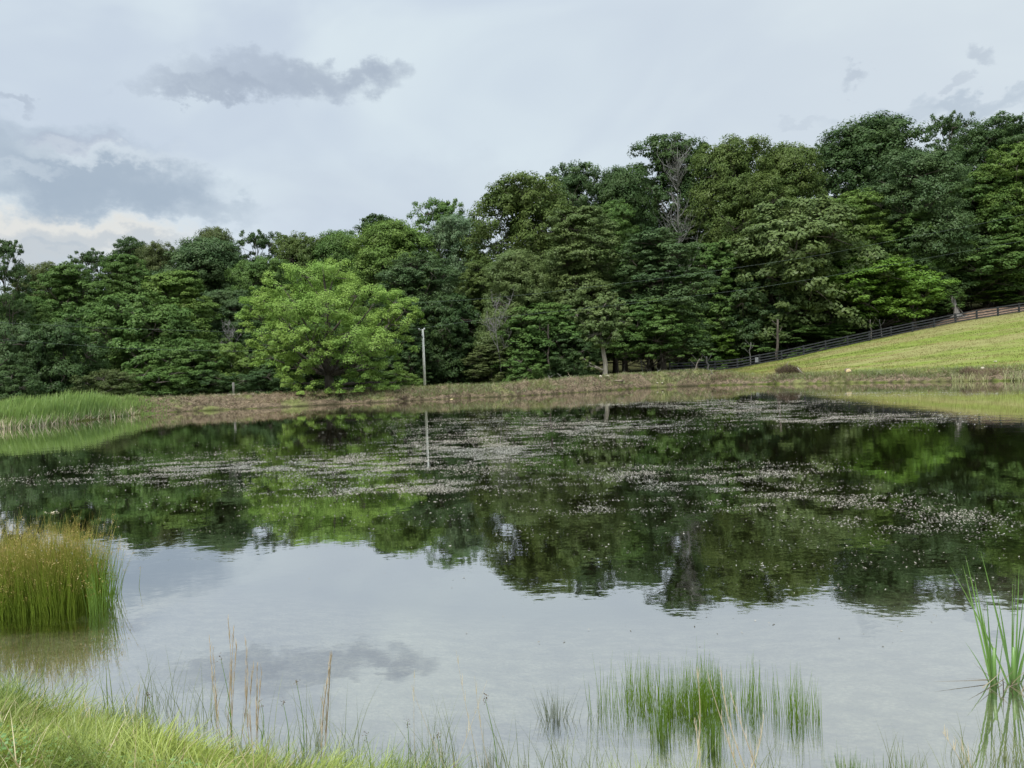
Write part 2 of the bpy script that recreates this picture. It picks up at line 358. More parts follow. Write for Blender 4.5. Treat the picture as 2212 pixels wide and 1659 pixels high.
PROF = {
 'round': lambda f: np.sin(PI*(0.12+0.80*f))**0.55,
 'dome':  lambda f: np.sqrt(np.clip(1-(f*.97)**2.4,0,1))*(.80+.2*np.minimum(1,f*4)),
 'cone':  lambda f: np.clip(1-f,0,1)**.62*(.75+.25*np.minimum(1,f*5)),
 'pillar':lambda f: np.sqrt(np.clip(1-(f*.96)**3.4,0,1))*(.85+.15*np.sin(9*f)),
}
def crown_build(seed, H, W, c0, prof, nl, npf, nlf, leaf=.34, flat=.75, lobes=None, up=.5, trunk_r=.02, shell=(.72,1.05), lobe_r=(.20,.30), limbs=True):
    rng = np.random.default_rng(seed); pf = PROF[prof]
    L = []
    if lobes is None:
        for i in range(nl):
            f = (i+.5)/nl; f = f**.9; a = i*2.39996 + rng.uniform(-.4,.4)
            lr = W*rng.uniform(*lobe_r)*(1-.25*f)
            R = max(0.0, pf(f)*W*.5 - lr*.8)*rng.uniform(.75,1.08)
            z = H*(c0 + (1-c0)*f) + rng.uniform(-.05,.05)*H; z = min(z, H-lr*flat*.95); z = max(z, lr*flat*.55)
            L.append((R*math.cos(a), R*math.sin(a), z, lr))
        L.append((rng.uniform(-.03,.03)*W, rng.uniform(-.03,.03)*W, H-W*.14*flat, W*.15))
        L.append((0,0,H*(c0+(1-c0)*.55), W*.20)); L.append((0,0,H*(c0+(1-c0)*.78), W*.17))
    else: L = lobes
    cs, outs, rnd = [], [], []
    T = Tubes(5)
    hgt = max(l[2] for l in L)
    tz = np.linspace(-0.6, hgt, 9)
    tx = np.cumsum(rng.normal(0, .012*H, 9)); ty = np.cumsum(rng.normal(0,.012*H,9)); tx -= tx[1]; ty -= ty[1]; tx[0]=0; ty[0]=0
    tr_ = trunk_r*H*np.interp(tz/hgt, [-.2,0.0,.06,.5,1], [1.5,1.35,1,.6,.08])
    T.add(np.stack([tx,ty,tz],1), tr_)
    for (lx,ly,lz,lr) in L:
        c = np.array([lx,ly,lz])
        if limbs:
            z0 = max(.12*H, lz - math.hypot(lx,ly)*.9 - .08*H); z0 = min(z0, lz*.92)
            a0 = np.array([np.interp(z0,tz,tx), np.interp(z0,tz,ty), z0]); mid = (a0+c)*.5 + np.array([lx,ly,0])*.12 + rng.normal(0,.01*H,3)
            rb = trunk_r*H*.42*np.interp(z0/hgt,[0,1],[1,.4])
            q = np.linspace(0,1,6)[:,None]; pts = (1-q)**2*a0 + 2*q*(1-q)*mid + q*q*c
            T.add(pts, np.linspace(rb, rb*.25, 6))
        n_ = max(6, int(1.35*npf*(lr/(W*.21))**2)); nlf_ = int(nlf*(1.15 if lobes is None else .78)); d = sph(rng, n_, -.8)
        pc = c + d*lr*rng.uniform(*shell,(n_,1))*np.array([1,1,flat]); pr = lr*rng.uniform(.18,.38,n_)
        if limbs:
            for kx in range(0, n_, 3):
                q = np.linspace(0,1,4)[:,None]; pts = c*(1-q)+pc[kx]*q + rng.normal(0,.05,(4,3))*q*(1-q)*4
                T.add(pts, np.linspace(.035,.012,4), cap=False)
        for k in range(n_):
            d2 = sph(rng, nlf_, -.75)
            cs.append(pc[k] + d2*pr[k]*rng.uniform(.45,1.1,(nlf_,1))*np.array([1,1,.62])); outs.append(d2*.7 + d[k]*.45)
            rnd.append(np.clip(rng.uniform(0,.75) + rng.uniform(-.22,.22,nlf_), 0, 1))
    Cn = np.concatenate(cs); O = np.concatenate(outs); R_ = np.concatenate(rnd)
    V = leaves_np(rng, Cn, O, leaf*(.80 if lobes is None else 1), up, jit=.42)
    V[:,2] = np.maximum(V[:,2], 0.02)
    n = len(Cn); Fq = np.arange(n*4).reshape(n,4)
    cm = mesh_np('crown', V, Fq, False, dict(rnd=R_))
    tm = T.mesh('trunk')
    return cm, tm, H, W
class Kind:
    pass
KINDS = {}
def kind(name, **kw):
    cm, tm, H, W = crown_build(**kw); KINDS[name] = (cm, tm, H, W)
    cm.materials.append(G['mid']); tm.materials.append(bark)
kind('oak1', seed=11, H=22, W=15, c0=.12, prof='round', nl=32, npf=24, nlf=88)
kind('oak2', seed=12, H=22, W=15, c0=.08, prof='dome', nl=34, npf=24, nlf=88, flat=.75)
kind('oak3', seed=18, H=24, W=13, c0=.10, prof='round', nl=34, npf=22, nlf=88, flat=.85)
kind('tall1', seed=13, H=24, W=11, c0=.08, prof='pillar', nl=38, npf=20, nlf=80)
kind('tall2', seed=14, H=24, W=11, c0=.08, prof='round', nl=36, npf=20, nlf=80, flat=.9)
kind('maple1', seed=15, H=17, W=11, c0=.07, prof='dome', nl=36, npf=21, nlf=80, flat=.95, leaf=.33, up=.45, lobe_r=(.16,.28))
kind('maple2', seed=16, H=17, W=10, c0=.08, prof='dome', nl=38, npf=20, nlf=80, flat=.95, leaf=.33, up=.45, lobe_r=(.15,.27))
kind('low1', seed=31, H=9.5, W=10, c0=.06, prof='dome', nl=26, npf=21, nlf=80, flat=.92, leaf=.30, up=.45, lobe_r=(.15,.26))
kind('low2', seed=32, H=9.5, W=10, c0=.08, prof='round', nl=24, npf=21, nlf=80, flat=.95, leaf=.30, up=.45, lobe_r=(.15,.26))
kind('young1', seed=17, H=10, W=6, c0=.20, prof='dome', nl=18, npf=13, nlf=60, flat=.85, leaf=.24, up=.5, trunk_r=.011)
kind('young2', seed=19, H=10, W=6, c0=.34, prof='round', nl=12, npf=10, nlf=60, flat=.45, leaf=.26, up=1.0, trunk_r=.012)
kind('airy', seed=20, H=22, W=14, c0=.12, prof='round', nl=34, npf=15, nlf=75, flat=.6, shell=(.6,1.15), lobe_r=(.15,.24))
kind('bush1', seed=21, H=5, W=6.5, c0=.05, prof='dome', nl=16, npf=12, nlf=85, flat=.7, leaf=.2, trunk_r=.014)
kind('bush2', seed=22, H=5, W=6.5, c0=.05, prof='round', nl=14, npf=12, nlf=85, flat=.8, leaf=.2, trunk_r=.014)

def put_tree(name, u, vtop, wpx, D, kname, g, label, cat='tree', group=None, rz=None, brk=None, zoff=0):
    if u > 1440 and D < 112: D = max(D, 99 + max(0,u-1900)*.008 + (D-80)*.75 if D < 96 else D+7)
    elif u > 1440: D = D+8
    tp = P(u, vtop, D); x, y = tp[0], tp[1]; z = gz(x, y)-0.05+zoff
    h = tp[2]-z; wd = wpx/F*D*(1.2 if D > 97 else 1.1)
    if kname in ('maple1','maple2','tall1','tall2','oak1','oak2') and h/wd < 1.18: kname = ('low1','low2')[int(u) % 2]
    cm, tm, H, W = KINDS[kname]
    root = empty(name, (x,y,z), label, cat, group)
    root.scale = (wd/W, wd/W, h/H*1.01); root.rotation_euler = (0,0, (hash_((u*7+vtop*3)) if rz is None else rz))
    for nm, me_, mt in (('trunk', tm, brk or bark), ('crown', cm, G[g])):
        o = bpy.data.objects.new(nm, me_); C.objects.link(o); o.parent = root
        o.material_slots[0].link = 'OBJECT'; o.material_slots[0].material = mt
        if nm == 'crown' and u > 1150 and D > 80 and cat == 'tree' and h > 8:
            lift = 1.9; o.location.z = lift/(h/H); o.scale.z = 1-lift/h
    return root
def hash_(k): return (math.sin(k*12.9898)*43758.5453 % 1.0)*2*PI
T_ = 'broadleaf_tree'
trees = [
 # ---- back row along the skyline, left to right
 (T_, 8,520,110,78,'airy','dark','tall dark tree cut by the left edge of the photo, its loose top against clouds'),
 (T_, 100,572,150,118,'oak1','brown','low brownish green crown on the skyline just right of the leftmost tree'),
 (T_, 200,545,110,122,'airy','dark','dark tree with ragged thin top on the skyline above the fresh green trees at left'),
 (T_, 282,520,110,124,'oak3','dark','dark rounded tree top on the left skyline with a tuft rising beside it'),
 (T_, 340,528,110,120,'oak1','brown','brownish dark crown in the skyline left of the big grey green dome'),
 (T_, 462,498,130,124,'oak2','brown','brown topped dark crown peeking over the big grey green dome'),
 (T_, 440,520,210,108,'oak2','blue','big grey green dome shaped crown at left centre of the woods'),
 (T_, 560,503,120,124,'airy','dark','very dark tree on the skyline with a small hole of sky in its crown'),
 (T_, 640,508,130,118,'oak1','olive','olive green rounded crown on the skyline above the bright spreading tree'),
 (T_, 725,505,150,120,'oak2','mid','mid green crown on the skyline directly behind the bright spreading tree top'),
 (T_, 810,468,150,126,'tall2','dark','dark pointed crown at the step in the skyline left of centre'),
 (T_, 842,484,220,104,'oak2','light','broad light green crown above the right shoulder of the spreading tree'),
 (T_, 950,436,150,132,'airy','mid','thin see-through tree top standing alone above the middle skyline'),
 (T_, 985,470,150,106,'oak1','pale','crown with pale whitish green top just left of the tall olive oak'),
 (T_, 1130,386,230,98,'oak1','olive','huge olive oak whose rounded shoulder steps up in the middle skyline'),
 (T_, 1235,362,160,116,'oak3','blue','dark blue green crown with pale tips right of the huge olive oak'),
 (T_, 1335,370,170,114,'oak2','dark','dark green crown in the dip of the skyline left of the grey bare tree'),
 (T_, 1450,302,210,116,'oak3','dark','tall dark crown on the skyline directly behind the grey bare tree'),
 (T_, 1575,305,190,107,'oak1','olive','olive rounded oak on the skyline just right of the grey bare tree'),
 (T_, 1690,320,190,109,'oak2','olive','second olive oak dome on the skyline, above the large yellow olive oak'),
 (T_, 1770,318,120,128,'airy','dark','thin dark tree top in the notch left of the highest wooded dome at right'),
 (T_, 1885,262,270,120,'oak2','dark','largest dark green dome on the skyline at right'),
 (T_, 1975,330,210,102,'oak1','blue','smooth blue green dome in front of the largest dark dome at right'),
 (T_, 2050,250,120,134,'airy','dark','dark leafy tuft that makes the highest point of the skyline'),
 (T_, 2160,258,220,118,'oak1','dark','dark green crown on the skyline near the right edge, with light showing between its limbs'),
 (T_, 2200,318,170,102,'oak3','light','lighter green crown cut by the right edge of the photo'),
 (T_, 2130,385,190,94,'maple1','mid','tall tree with tiered mid green branches near the right edge'),
 # ---- middle rows
 (T_, 152,574,160,92,'tall2','mid','fresh green tree with rounded top near the left edge, below the ragged skyline'),
 (T_, 262,553,130,97,'tall1','mid','green tree rising between the leftmost fresh green tree and the yellow green one'),
 (T_, 375,592,200,88,'maple2','light','yellow green feathery tree below the big grey green dome'),
 (T_, 492,628,130,95,'oak3','blue','grey green tree squeezed behind the left side of the bright spreading tree'),
 (T_, 565,560,150,104,'oak1','mid','green crown just above the left shoulder of the bright spreading tree'),
 (T_, 300,640,250,74,'oak2','mid','large leafy green tree at left with light tiered branches, in front of the woods'),
 (T_, 195,655,170,80,'tall1','mid','leafy tree between the dark ivy covered bush and the tall trees at left'),
 (T_, 50,640,170,84,'oak2','mid','mid green leafy tree near the left edge under the brownish crown'),
 (T_, 410,735,160,70,'maple1','mid','lower green tree reaching out to the right above the brown bank at left'),
 (T_, 905,552,190,92,'oak3','blue','tall blue grey green tree right behind the top of the utility pole'),
 (T_, 1036,566,120,91,'tall1','olive','slim olive tree above the small forked bare tree'),
 (T_, 1115,545,170,84,'oak2','khaki','khaki tree with clustered pale leaf clumps left of the tall olive pillar'),
 (T_, 1250,452,190,86,'tall1','khaki','tall olive khaki tree standing forward in the middle of the woods'),
 (T_, 1318,440,130,94,'tall2','mid','green pointed tree just right of the tall olive khaki tree'),
 (T_, 1420,502,210,84,'tall2','blue','blue green dome shaped tree beneath the grey bare tree'),
 (T_, 1535,528,150,86,'maple2','mid','green tree under the left flank of the large yellow olive oak'),
 (T_, 1630,380,190,93,'oak1','olive','yellow olive tree top at the upper left of the large spreading oak by the fence'),
 (T_, 1715,445,300,86,'oak2','khaki','large yellow olive oak with billowing limbs and a dark trunk behind the fence'),
 (T_, 1838,418,150,92,'tall2','light','fresh green tree rising behind the right side of the large yellow olive oak'),
 (T_, 1885,560,230,85,'maple1','bright','bright leaved maple drooping towards the fence at right'),
 (T_, 1968,464,140,90,'tall1','mid','slim dark stemmed tree between the drooping maple and the tiered tree'),
 (T_, 2125,515,200,90,'maple1','mid','tiered light green tree on the bare slope near the right edge'),
 (T_, 2212,560,160,92,'maple2','dark','dark lower tree cut by the right edge above the bare slope'),
 # ---- front understory
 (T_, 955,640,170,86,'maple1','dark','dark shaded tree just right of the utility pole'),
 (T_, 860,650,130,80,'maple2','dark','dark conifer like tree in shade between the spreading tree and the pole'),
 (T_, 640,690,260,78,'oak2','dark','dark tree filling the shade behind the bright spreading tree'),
 (T_, 500,742,140,72,'bush1','light','vine covered shrub left of the bright spreading tree'),
 (T_, 1160,660,210,82,'maple1','mid','low spreading green tree left of the lone pale trunk'),
 (T_, 1060,745,130,79,'young1','brown','thin brownish shrub around the small forked bare tree'),
 (T_, 1130,760,140,78,'bush1','mid','green bush at the wood edge right of the forked bare tree'),
 (T_, 1225,720,150,79,'maple2','dark','dark green small tree beside the lone pale trunk, on its left'),
 (T_, 1400,650,190,81,'maple1','mid','green tree with bright tips right of the lone pale trunk'),
 (T_, 1490,690,150,83,'maple2','mid','small green tree above the left end of the fence'),
 (T_, 1605,590,160,86,'tall2','blue','blue green tree in front of the large oak on its left side'),
 (T_, 1700,690,230,87,'maple1','mid','low tiered branches hanging over the fence below the large oak'),
 (T_, 1555,700,130,86,'maple1','bright','small bright leaved tree over the fence left end'),
 (T_, 1800,690,190,88,'maple2','mid','leafy lower tree over the middle of the fence'),
 (T_, 1910,690,140,90,'maple2','mid','smaller tree between the drooping maple and the grey green tree'),
 (T_, 1990,575,120,89,'tall1','blue','grey green tree with loose hanging leaves left of the broken stump'),
 (T_, 2050,620,60,96,'young1','mid','slender sapling just left of the broken stump'),
]
for a in trees:
    nm, u, v, wp_, D, k, g, lab = a
    put_tree(nm, u, v, wp_, D, k, g, lab)
# young trees with thin trunks
for (u,v,wp_,D,k,g,lab) in [
 (2030,655,62,98,'young2','mid','small leafy sapling with visible stem left of the broken stump'),
 (2098,600,70,101,'young2','light','young tree with light leaves right behind the broken stump'),
 (2135,628,90,99,'young2','bright','young tree with flat bright leaf layers right of the broken stump'),
 (2195,640,70,97,'young1','mid','small leafy bush like tree at the right edge just above the fence')]:
    put_tree('young_tree', u, v, wp_, D, k, g, lab)
for (u,v,wp_,D,k,g,lab) in [
 (135,697,170,63,'bush1','dark','dark ivy covered rounded bush behind the reeds at left'),
 (40,700,150,62,'bush2','blue','grey green loose shrub at the left edge behind the reeds'),
 (235,800,130,61,'bush2','brown','low dull brown shrub behind the right part of the reeds'),
 (20,790,130,57,'bush1','dark','low dark shrub at the far left above the pale grass strip'),
 (345,790,170,66,'bush2','mid','green shrub just above the brown bank right of the reeds'),
 (440,800,130,68,'bush1','dark','dark shrub between the low dull shrub and the grey post'),
 (560,800,130,69,'bush2','dark','dark shrub just right of the grey post'),
 (855,800,110,68,'bush1','light','light green bush at the right foot of the bright spreading tree')]:
    put_tree('shrub', u, v, wp_, D, k, g, lab, 'shrub')

# deep woods behind the front trees
k = 0
for (u,v,wp_,D) in [(60,640,200,132),(180,640,200,128),(330,640,200,130),(470,640,200,128),(600,620,200,130),(740,620,220,132),(880,600,220,128),(1000,600,200,126),(1090,600,200,116),(1190,580,220,122),(1300,560,220,124),(1400,540,200,120),(1500,520,200,126),(1600,500,220,120),(1700,500,220,126),(1790,480,220,118),(1880,480,220,126),(1960,500,200,116),(2050,480,220,122),(2150,470,220,126),(2240,460,220,116)]:
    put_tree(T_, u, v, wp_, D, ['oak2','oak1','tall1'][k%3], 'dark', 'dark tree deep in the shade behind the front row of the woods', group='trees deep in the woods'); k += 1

# ---- hero spreading tree by the water
lob = []
rng = np.random.default_rng(77)
Dh = 60.5
hb = P(712,845,Dh); hx, hy = hb[0], hb[1]; hz = gz(hx,hy)-.05
def hl(u, v, r, dy=0.0):
    p = P(u, v, Dh+dy); lob.append((p[0]-hx, p[1]-hy, p[2]-hz, r*Dh/F*1.0))
for (u,v,r,dy) in [(660,598,52,0),(720,600,55,1),(610,620,45,-1),(700,585,40,2),(770,640,50,0),(585,660,50,0),(640,665,58,-2),(710,665,60,-2.5),(560,690,42,.5),(600,720,50,-2),(670,740,58,-3),(750,720,55,-3),(820,640,42,1),(850,655,44,0),(875,672,40,0),(893,688,26,0),(840,700,48,-1),(800,745,52,-2),(855,745,42,0),(590,775,46,-1.5),(640,795,48,-2.5),(705,760,48,-2.5),(780,790,48,-2),(845,790,36,0),(620,830,34,-2),(680,848,36,-3),(740,845,38,-3.2),(800,838,36,-2.5),(850,826,30,-1),(700,640,50,3),(620,690,50,3),(780,700,50,3),(560,640,32,1),(546,668,22,0),(700,870,20,-3.6),(660,862,22,-3.4),(745,866,20,-3.6),(540,708,24,0),(575,745,40,0)]:
    hl(u,v,r,dy)
cm, tm, H, W = crown_build(seed=71, H=11.5, W=13, c0=.1, prof='dome', nl=1, npf=34, nlf=170, leaf=.15, flat=.66, lobes=lob, up=.75, trunk_r=.034, shell=(.55,1.12))
hero = empty('spreading_tree', (hx,hy,hz), 'bright light green spreading tree leaning over the brown bank by the water', 'tree')
link('trunk', tm, bark, hero); link('crown', cm, G['locust'], hero)
# bank tree with a pale bare trunk
lob = []
Ds = 72.0; sb = P(1308,820,Ds); sx_, sy_ = sb[0], sb[1]; sz_ = gz(sx_,sy_)-.1
for (u,v,r,dy) in [(1302,655,26,0),(1275,672,26,0),(1330,668,26,0),(1300,690,32,-.5),(1262,700,22,.5),(1340,696,24,0),(1285,722,28,-.5),(1325,722,26,-.3),(1300,740,20,0),(1245,680,20,1),(1318,640,16,0),(1272,790,12,0),(1262,775,10,0)]:
    p = P(u,v,Ds+dy); lob.append((p[0]-sx_, p[1]-sy_, p[2]-sz_, r*Ds/F))
cm, tm, H, W = crown_build(seed=72, H=7.6, W=5.2, c0=.4, prof='round', nl=1, npf=16, nlf=70, leaf=.26, flat=.75, lobes=lob, trunk_r=.036)
o = empty('bank_tree', (sx_,sy_,sz_), 'small khaki crowned tree with a thick pale bare trunk at the edge of the dam', 'tree')
link('trunk', tm, barkpale, o); link('crown', cm, G['khaki'], o)

# ---- bare trees
def bare(u, vtop, vbase, D, seed, wpx, label, mat, r0_=.16, lean=0.0, nb=22, name='bare_tree'):
    rng = np.random.default_rng(seed); tp = P(u, vtop, D); bpt = P(u+lean, vbase, D); x, y = bpt[0], bpt[1]; z = min(bpt[2], 1e9)
    zg = gz(x,y)-.1; root = empty(name, (x,y,zg), label, 'bare tree'); h = tp[2]-zg; wd = wpx/F*D
    T = Tubes(5); dx = tp[0]-x
    def trunkp(q): return np.array([dx*q**1.3 + .1*math.sin(q*7), .15*math.sin(q*5), h*q])
    q = np.linspace(0,1,10); T.add([trunkp(a) for a in q], r0_*(1-q*.93)); root_tr = T
    B = Tubes(4)
    q0 = max(.05, 1-(vbase-vtop)/max(1,(vbase-vtop))*.75)
    for i in range(nb):
        q = rng.uniform(.35,.95); a = trunkp(q); ang = rng.uniform(0,2*PI); L = wd*.5*rng.uniform(.55,1.15)*(1.25-q*.7); upz = L*rng.uniform(.9,1.9)*(1.15-q*.6)
        end = a + np.array([math.cos(ang)*L, math.sin(ang)*L, min(upz, h*1.02-a[2])]); mid = (a+end)*.5 + np.array([math.cos(ang)*L*.12,math.sin(ang)*L*.12,-.1*upz])
        s_ = np.linspace(0,1,6)[:,None]; pts = (1-s_)**2*a+2*s_*(1-s_)*mid+s_*s_*end; pts[1:-1] += rng.normal(0,.05*L*.5,(4,3))
        B.add(pts, np.linspace(r0_*.32,.012,6))
        for j in range(9):
            k_ = rng.integers(1,6); p = pts[k_]; e = p + rng.normal(0,.22*L,3) + np.array([0,0,.30*L]); B.add([p,(p+e)/2+rng.normal(0,.03*L,3),e],[.025,.016,.007], cap=False)
            for jj in range(2):
                e2 = e + rng.normal(0,.12*L,3)+np.array([0,0,.12*L]); B.add([e,e2],[.010,.005], cap=False)
    link('trunk', T.mesh('trunk'), mat, root); link('branches', B.mesh('branches'), mat, root)
bare(1462,318,640,101,5,120,'tall grey leafless tree rising above the blue green dome at the middle right', plain('bark_silver',(0.10,0.097,0.09),(0.18,0.172,0.16),7,.9,(1,1,.2)), .26, 8, 44)
bare(1068,652,829,77,6,100,'small forked bare tree with a thin pale stem behind the dam crest', bargrey, .075, 14, 12)
bare(495,690,800,76,7,60,'tangle of bare grey twigs beside the left side of the bright spreading tree', bargrey, .06, 4, 12)
# thin trunks at the edge of the woods
def stem(u0,v0,u1,v1,D,r,label,mat=bargrey,group=None):
    a = P(u0,v0,D); b = P(u1,v1,D); g = gz(a[0],a[1]); a[2] = g-.1
    T = Tubes(6); q = np.linspace(0,1,7)[:,None]; pts = (a*(1-q)+b*q); pts[1:-1] += np.random.default_rng(int(u0)).normal(0,.06,(5,3))*np.array([1,1,.1]); pts = pts-a
    T.add(pts, np.linspace(r,r*.55,7)); root = empty('slender_tree', tuple(a), label, 'tree', group); link('trunk', T.mesh('trunk'), mat, root)
    for k_ in (3,4,5):
        B = Tubes(4); e = pts[k_] + np.array([(-1)**k_*.7, .2, .9]); B.add([pts[k_], (pts[k_]+e)/2+np.array([.08,0,-.06]), e], [r*.35,r*.25,r*.1])
        link('branch', B.mesh('branch'), mat, root)
stem(1186,815,1184,700,77,.13,'bare brown trunk between the low green tree and the lone pale trunk', bark)
stem(1492,806,1512,775,80,.08,'leaning pale stick like trunk by the left end of the fence', barkpale)
stem(1528,805,1526,770,83,.17,'short stout trunk in the shade beside the left end of the fence', bargrey)
stem(1390,812,1384,775,79,.06,'thin upright stem in the shade right of the lone pale trunk', bargrey)
stem(1678,770,1680,690,95,.20,'straight dark trunk under the large oak behind the fence', bark)
stem(1997,745,1992,600,112,.15,'tall greyish trunk standing in the shade left of the broken stump', bargrey)
stem(1975,696,1973,655,99,.28,'thick shaded trunk on the bare slope left of the broken stump', bark)
stem(1883,725,1880,690,98,.09,'thin pale trunk behind the right part of the fence', barkpale)
stem(1906,722,1900,690,98,.07,'leaning thin trunk behind the right part of the fence', bargrey)
stem(1620,780,1622,740,95,.07,'thin trunk in the shade behind the left half of the fence', bargrey)

# ---- broken stump on the slope
def jag(u, vtop, vbase, D):
    b = P(u, vbase, D); x, y = b[0], b[1]; z = gz(x,y)-.1; h = P(u,vtop,D)[2]-z
    root = empty('broken_stump', (x,y,z), 'tall jagged grey broken tree stump with flared roots on the bare slope', 'tree stump')
    T = Tubes(9); q = np.linspace(0,1,8)
    T.add(np.stack([.25-.55*q, 0*q, h*q*.86],1), [.62,.50,.40,.33,.28,.24,.20,.05]); T.add([(-.32,.05,h*.4),(-.40,.05,h*.75),(-.42,.05,h)],[.2,.13,.03])
    T.add([(-.05,0,h*.5),(-.12,0,h*.8),(-.18,0,h*.93)],[.2,.12,.02])
    link('trunk', T.mesh('trunk'), bargrey, root)
    for a, L in ((0.2,1.5),(2.9,1.2),(4.2,1.2),(5.2,1.1),(-.4,1.7)):
        T = Tubes(6); T.add([(.2,0,.75),(.2+.5*L*math.cos(a)*.6,.5*L*math.sin(a)*.6,.38),(.2+L*math.cos(a),L*math.sin(a),.02)],[.24,.15,.05]); link('root', T.mesh('root'), bargrey, root)
    T = Tubes(5); T.add([(.25,-.1,1.5),(.65,-.15,1.0),(1.0,-.2,.5)],[.07,.08,.05]); link('bark_strip', T.mesh('bark_strip'), barkpale, root)
jag(2065, 636, 688, 101.5)

# ------------------------------------------------------------------ fence
black = plain('fence_paint', (0.012,0.013,0.016), (0.035,0.037,0.042), 3, .6)
def board(me_name, a, b, h, th):
    a = np.array(a); b = np.array(b); d = b-a; n = nrm(np.array([d[1],-d[0],0.0]))*th/2; up = np.array([0,0,h/2])
    V = [a-n-up,a+n-up,a+n+up,a-n+up,b-n-up,b+n-up,b+n+up,b-n+up]
    return V
def boxmesh(name, Vs):
    V = []; Fx = []
    for v in Vs:
        i = len(V); V += [tuple(p) for p in v]; Fx += [[i,i+3,i+2,i+1],[i+4,i+5,i+6,i+7],[i,i+1,i+5,i+4],[i+1,i+2,i+6,i+5],[i+2,i+3,i+7,i+6],[i+3,i,i+4,i+7]]
    me = bpy.data.meshes.new(name); me.from_pydata(V, [], Fx); me.update(); return me
tf0, tf1 = tu(1448), tu(2420)
posts = []; t = tf0
while t < tf1:
    y = float(yfen(t)); x = t*y; posts.append((x, y, gz(x,y))); t += 2.78/y
fo = posts[len(posts)//2]
fen = empty('board_fence', fo, 'long black board fence climbing the grassy hill along the wood edge', 'fence')
def loc(p, dz=0): return np.array([p[0]-fo[0], p[1]-fo[1], p[2]-fo[2]+dz])
for p in posts:
    q = loc(p); link('post', boxmesh('post', [board('', q+np.array([-.09,0,.58]), q+np.array([.09,0,.58]), 1.36, .16)]), black, fen)
for hgt in (1.14,.80,.46,.16):
    o = link('rail', boxmesh('rail', [board('', loc(posts[i],hgt)+np.array([0,-.10,0]), loc(posts[i+1],hgt)+np.array([0,-.10,0]), .14, .035) for i in range(len(posts)-1)]), black, fen)
# small grey sign board on the fence
sp_ = P(1634,779,92.3); 
signm = plain('sign_grey', (0.15,0.155,0.17),(0.24,0.245,0.26))
tag(link('fence_plate', boxmesh('fence_plate', [board('', np.array([sp_[0]-.2,sp_[1]-.1,sp_[2]+.1]), np.array([sp_[0]+.2,sp_[1]-.1,sp_[2]+.1]), .62, .03)]), signm), 'small grey plate hung on the fence rails above the brush pile side', 'plate')

# ------------------------------------------------------------------ utility pole and wires
polem = plain('pole_wood', (0.60,0.58,0.52), (0.78,0.76,0.69), 5, .7, (1,1,.15))
metal = plain('metal', (0.35,0.36,0.37),(0.5,0.5,0.5))
Dp = 62.5
pt = P(913,711,Dp); pb = P(918,840,Dp); pz = gz(pb[0],pb[1])-.3
pole = empty('utility_pole', (pb[0],pb[1],pz), 'pale slender utility pole standing on the dam right of the bright spreading tree', 'utility pole')
T = Tubes(12); dx = pt[0]-pb[0]
T.add([(0,0,0),(dx*.5,0,(pt[2]-pz)*.5),(dx,0,pt[2]-pz)], [.115,.10,.085]); link('pole', T.mesh('pole'), polem, pole)
T = Tubes(8); hp = pt[2]-pz
T.add([(dx-.32,0,hp-.06),(dx+.12,0,hp-.06)], [.035,.035]); link('bracket', T.mesh('bracket'), metal, pole)
for xx in (-.30,.14,):
    T = Tubes(8); T.add([(dx+xx,0,hp-.06),(dx+xx,0,hp+.02),(dx+xx,0,hp+.09)],[.04,.075,.05]); link('insulator', T.mesh('insulator'), plain('porcelain',(.6,.62,.62),(.75,.75,.74)), pole)
T = Tubes(8); T.add([(dx*.86,-.13,hp*.86),(dx*.86,-.13,hp*.90)],[.05,.05]); link('clamp', T.mesh('clamp'), metal, pole)
wire = plain('wire', (0.055,0.08,0.06),(0.10,0.13,0.11))
def wirecat(pts, r, label):
    A = np.array([P(u,v,D) for u,v,D in pts]); n = len(A); s = np.linspace(0,n-1,24); 
    out = np.stack([np.interp(s, range(n), A[:,i]) for i in range(3)],1)
    c = out.mean(0); T = Tubes(5); T.add(out-c, r); o = link('power_line', T.mesh('power_line'), wire); o.location = c
    tag(o, label, 'power line')
wirecat([(-150,690,48),(0,697,50),(211,708,53),(541,718,57),(911,709,Dp)], .008, 'upper wire running left from the top of the pole past the leafy trees')
wirecat([(-150,722,48),(70,739,50),(290,754,54),(528,759,57),(911,728,Dp)], .008, 'lower wire running left from just under the pole top')
wirecat([(914,709,Dp),(990,697,64),(1140,679,66),(1416,650,70),(1621,624,72),(1779,599,74),(2022,554,76),(2212,520,78),(2500,460,80)], .010, 'lower of the two long wires rising right across the woods from the pole')
wirecat([(700,667,60),(876,655,62),(1024,647,64),(1144,636,66),(1416,603,70),(1629,573,72),(1779,550,73),(1928,520,75),(2035,500,76),(2212,464,78),(2500,400,80)], .010, 'upper of the two long wires rising right across the woods')
# grey post on the dam at left
p = P(505,852,60.0); z = gz(p[0],p[1])-.1; h = P(505,826,60.0)[2]-z
T = Tubes(8); T.add([(0,0,0),(0.01,0,h*.5),(0,0,h)],[.1,.095,.09]); o = link('fence_post', T.mesh('fence_post'), bargrey); o.location = (p[0],p[1],z); tag(o, 'short dark grey wooden post on the dam left of the bright spreading tree', 'post')

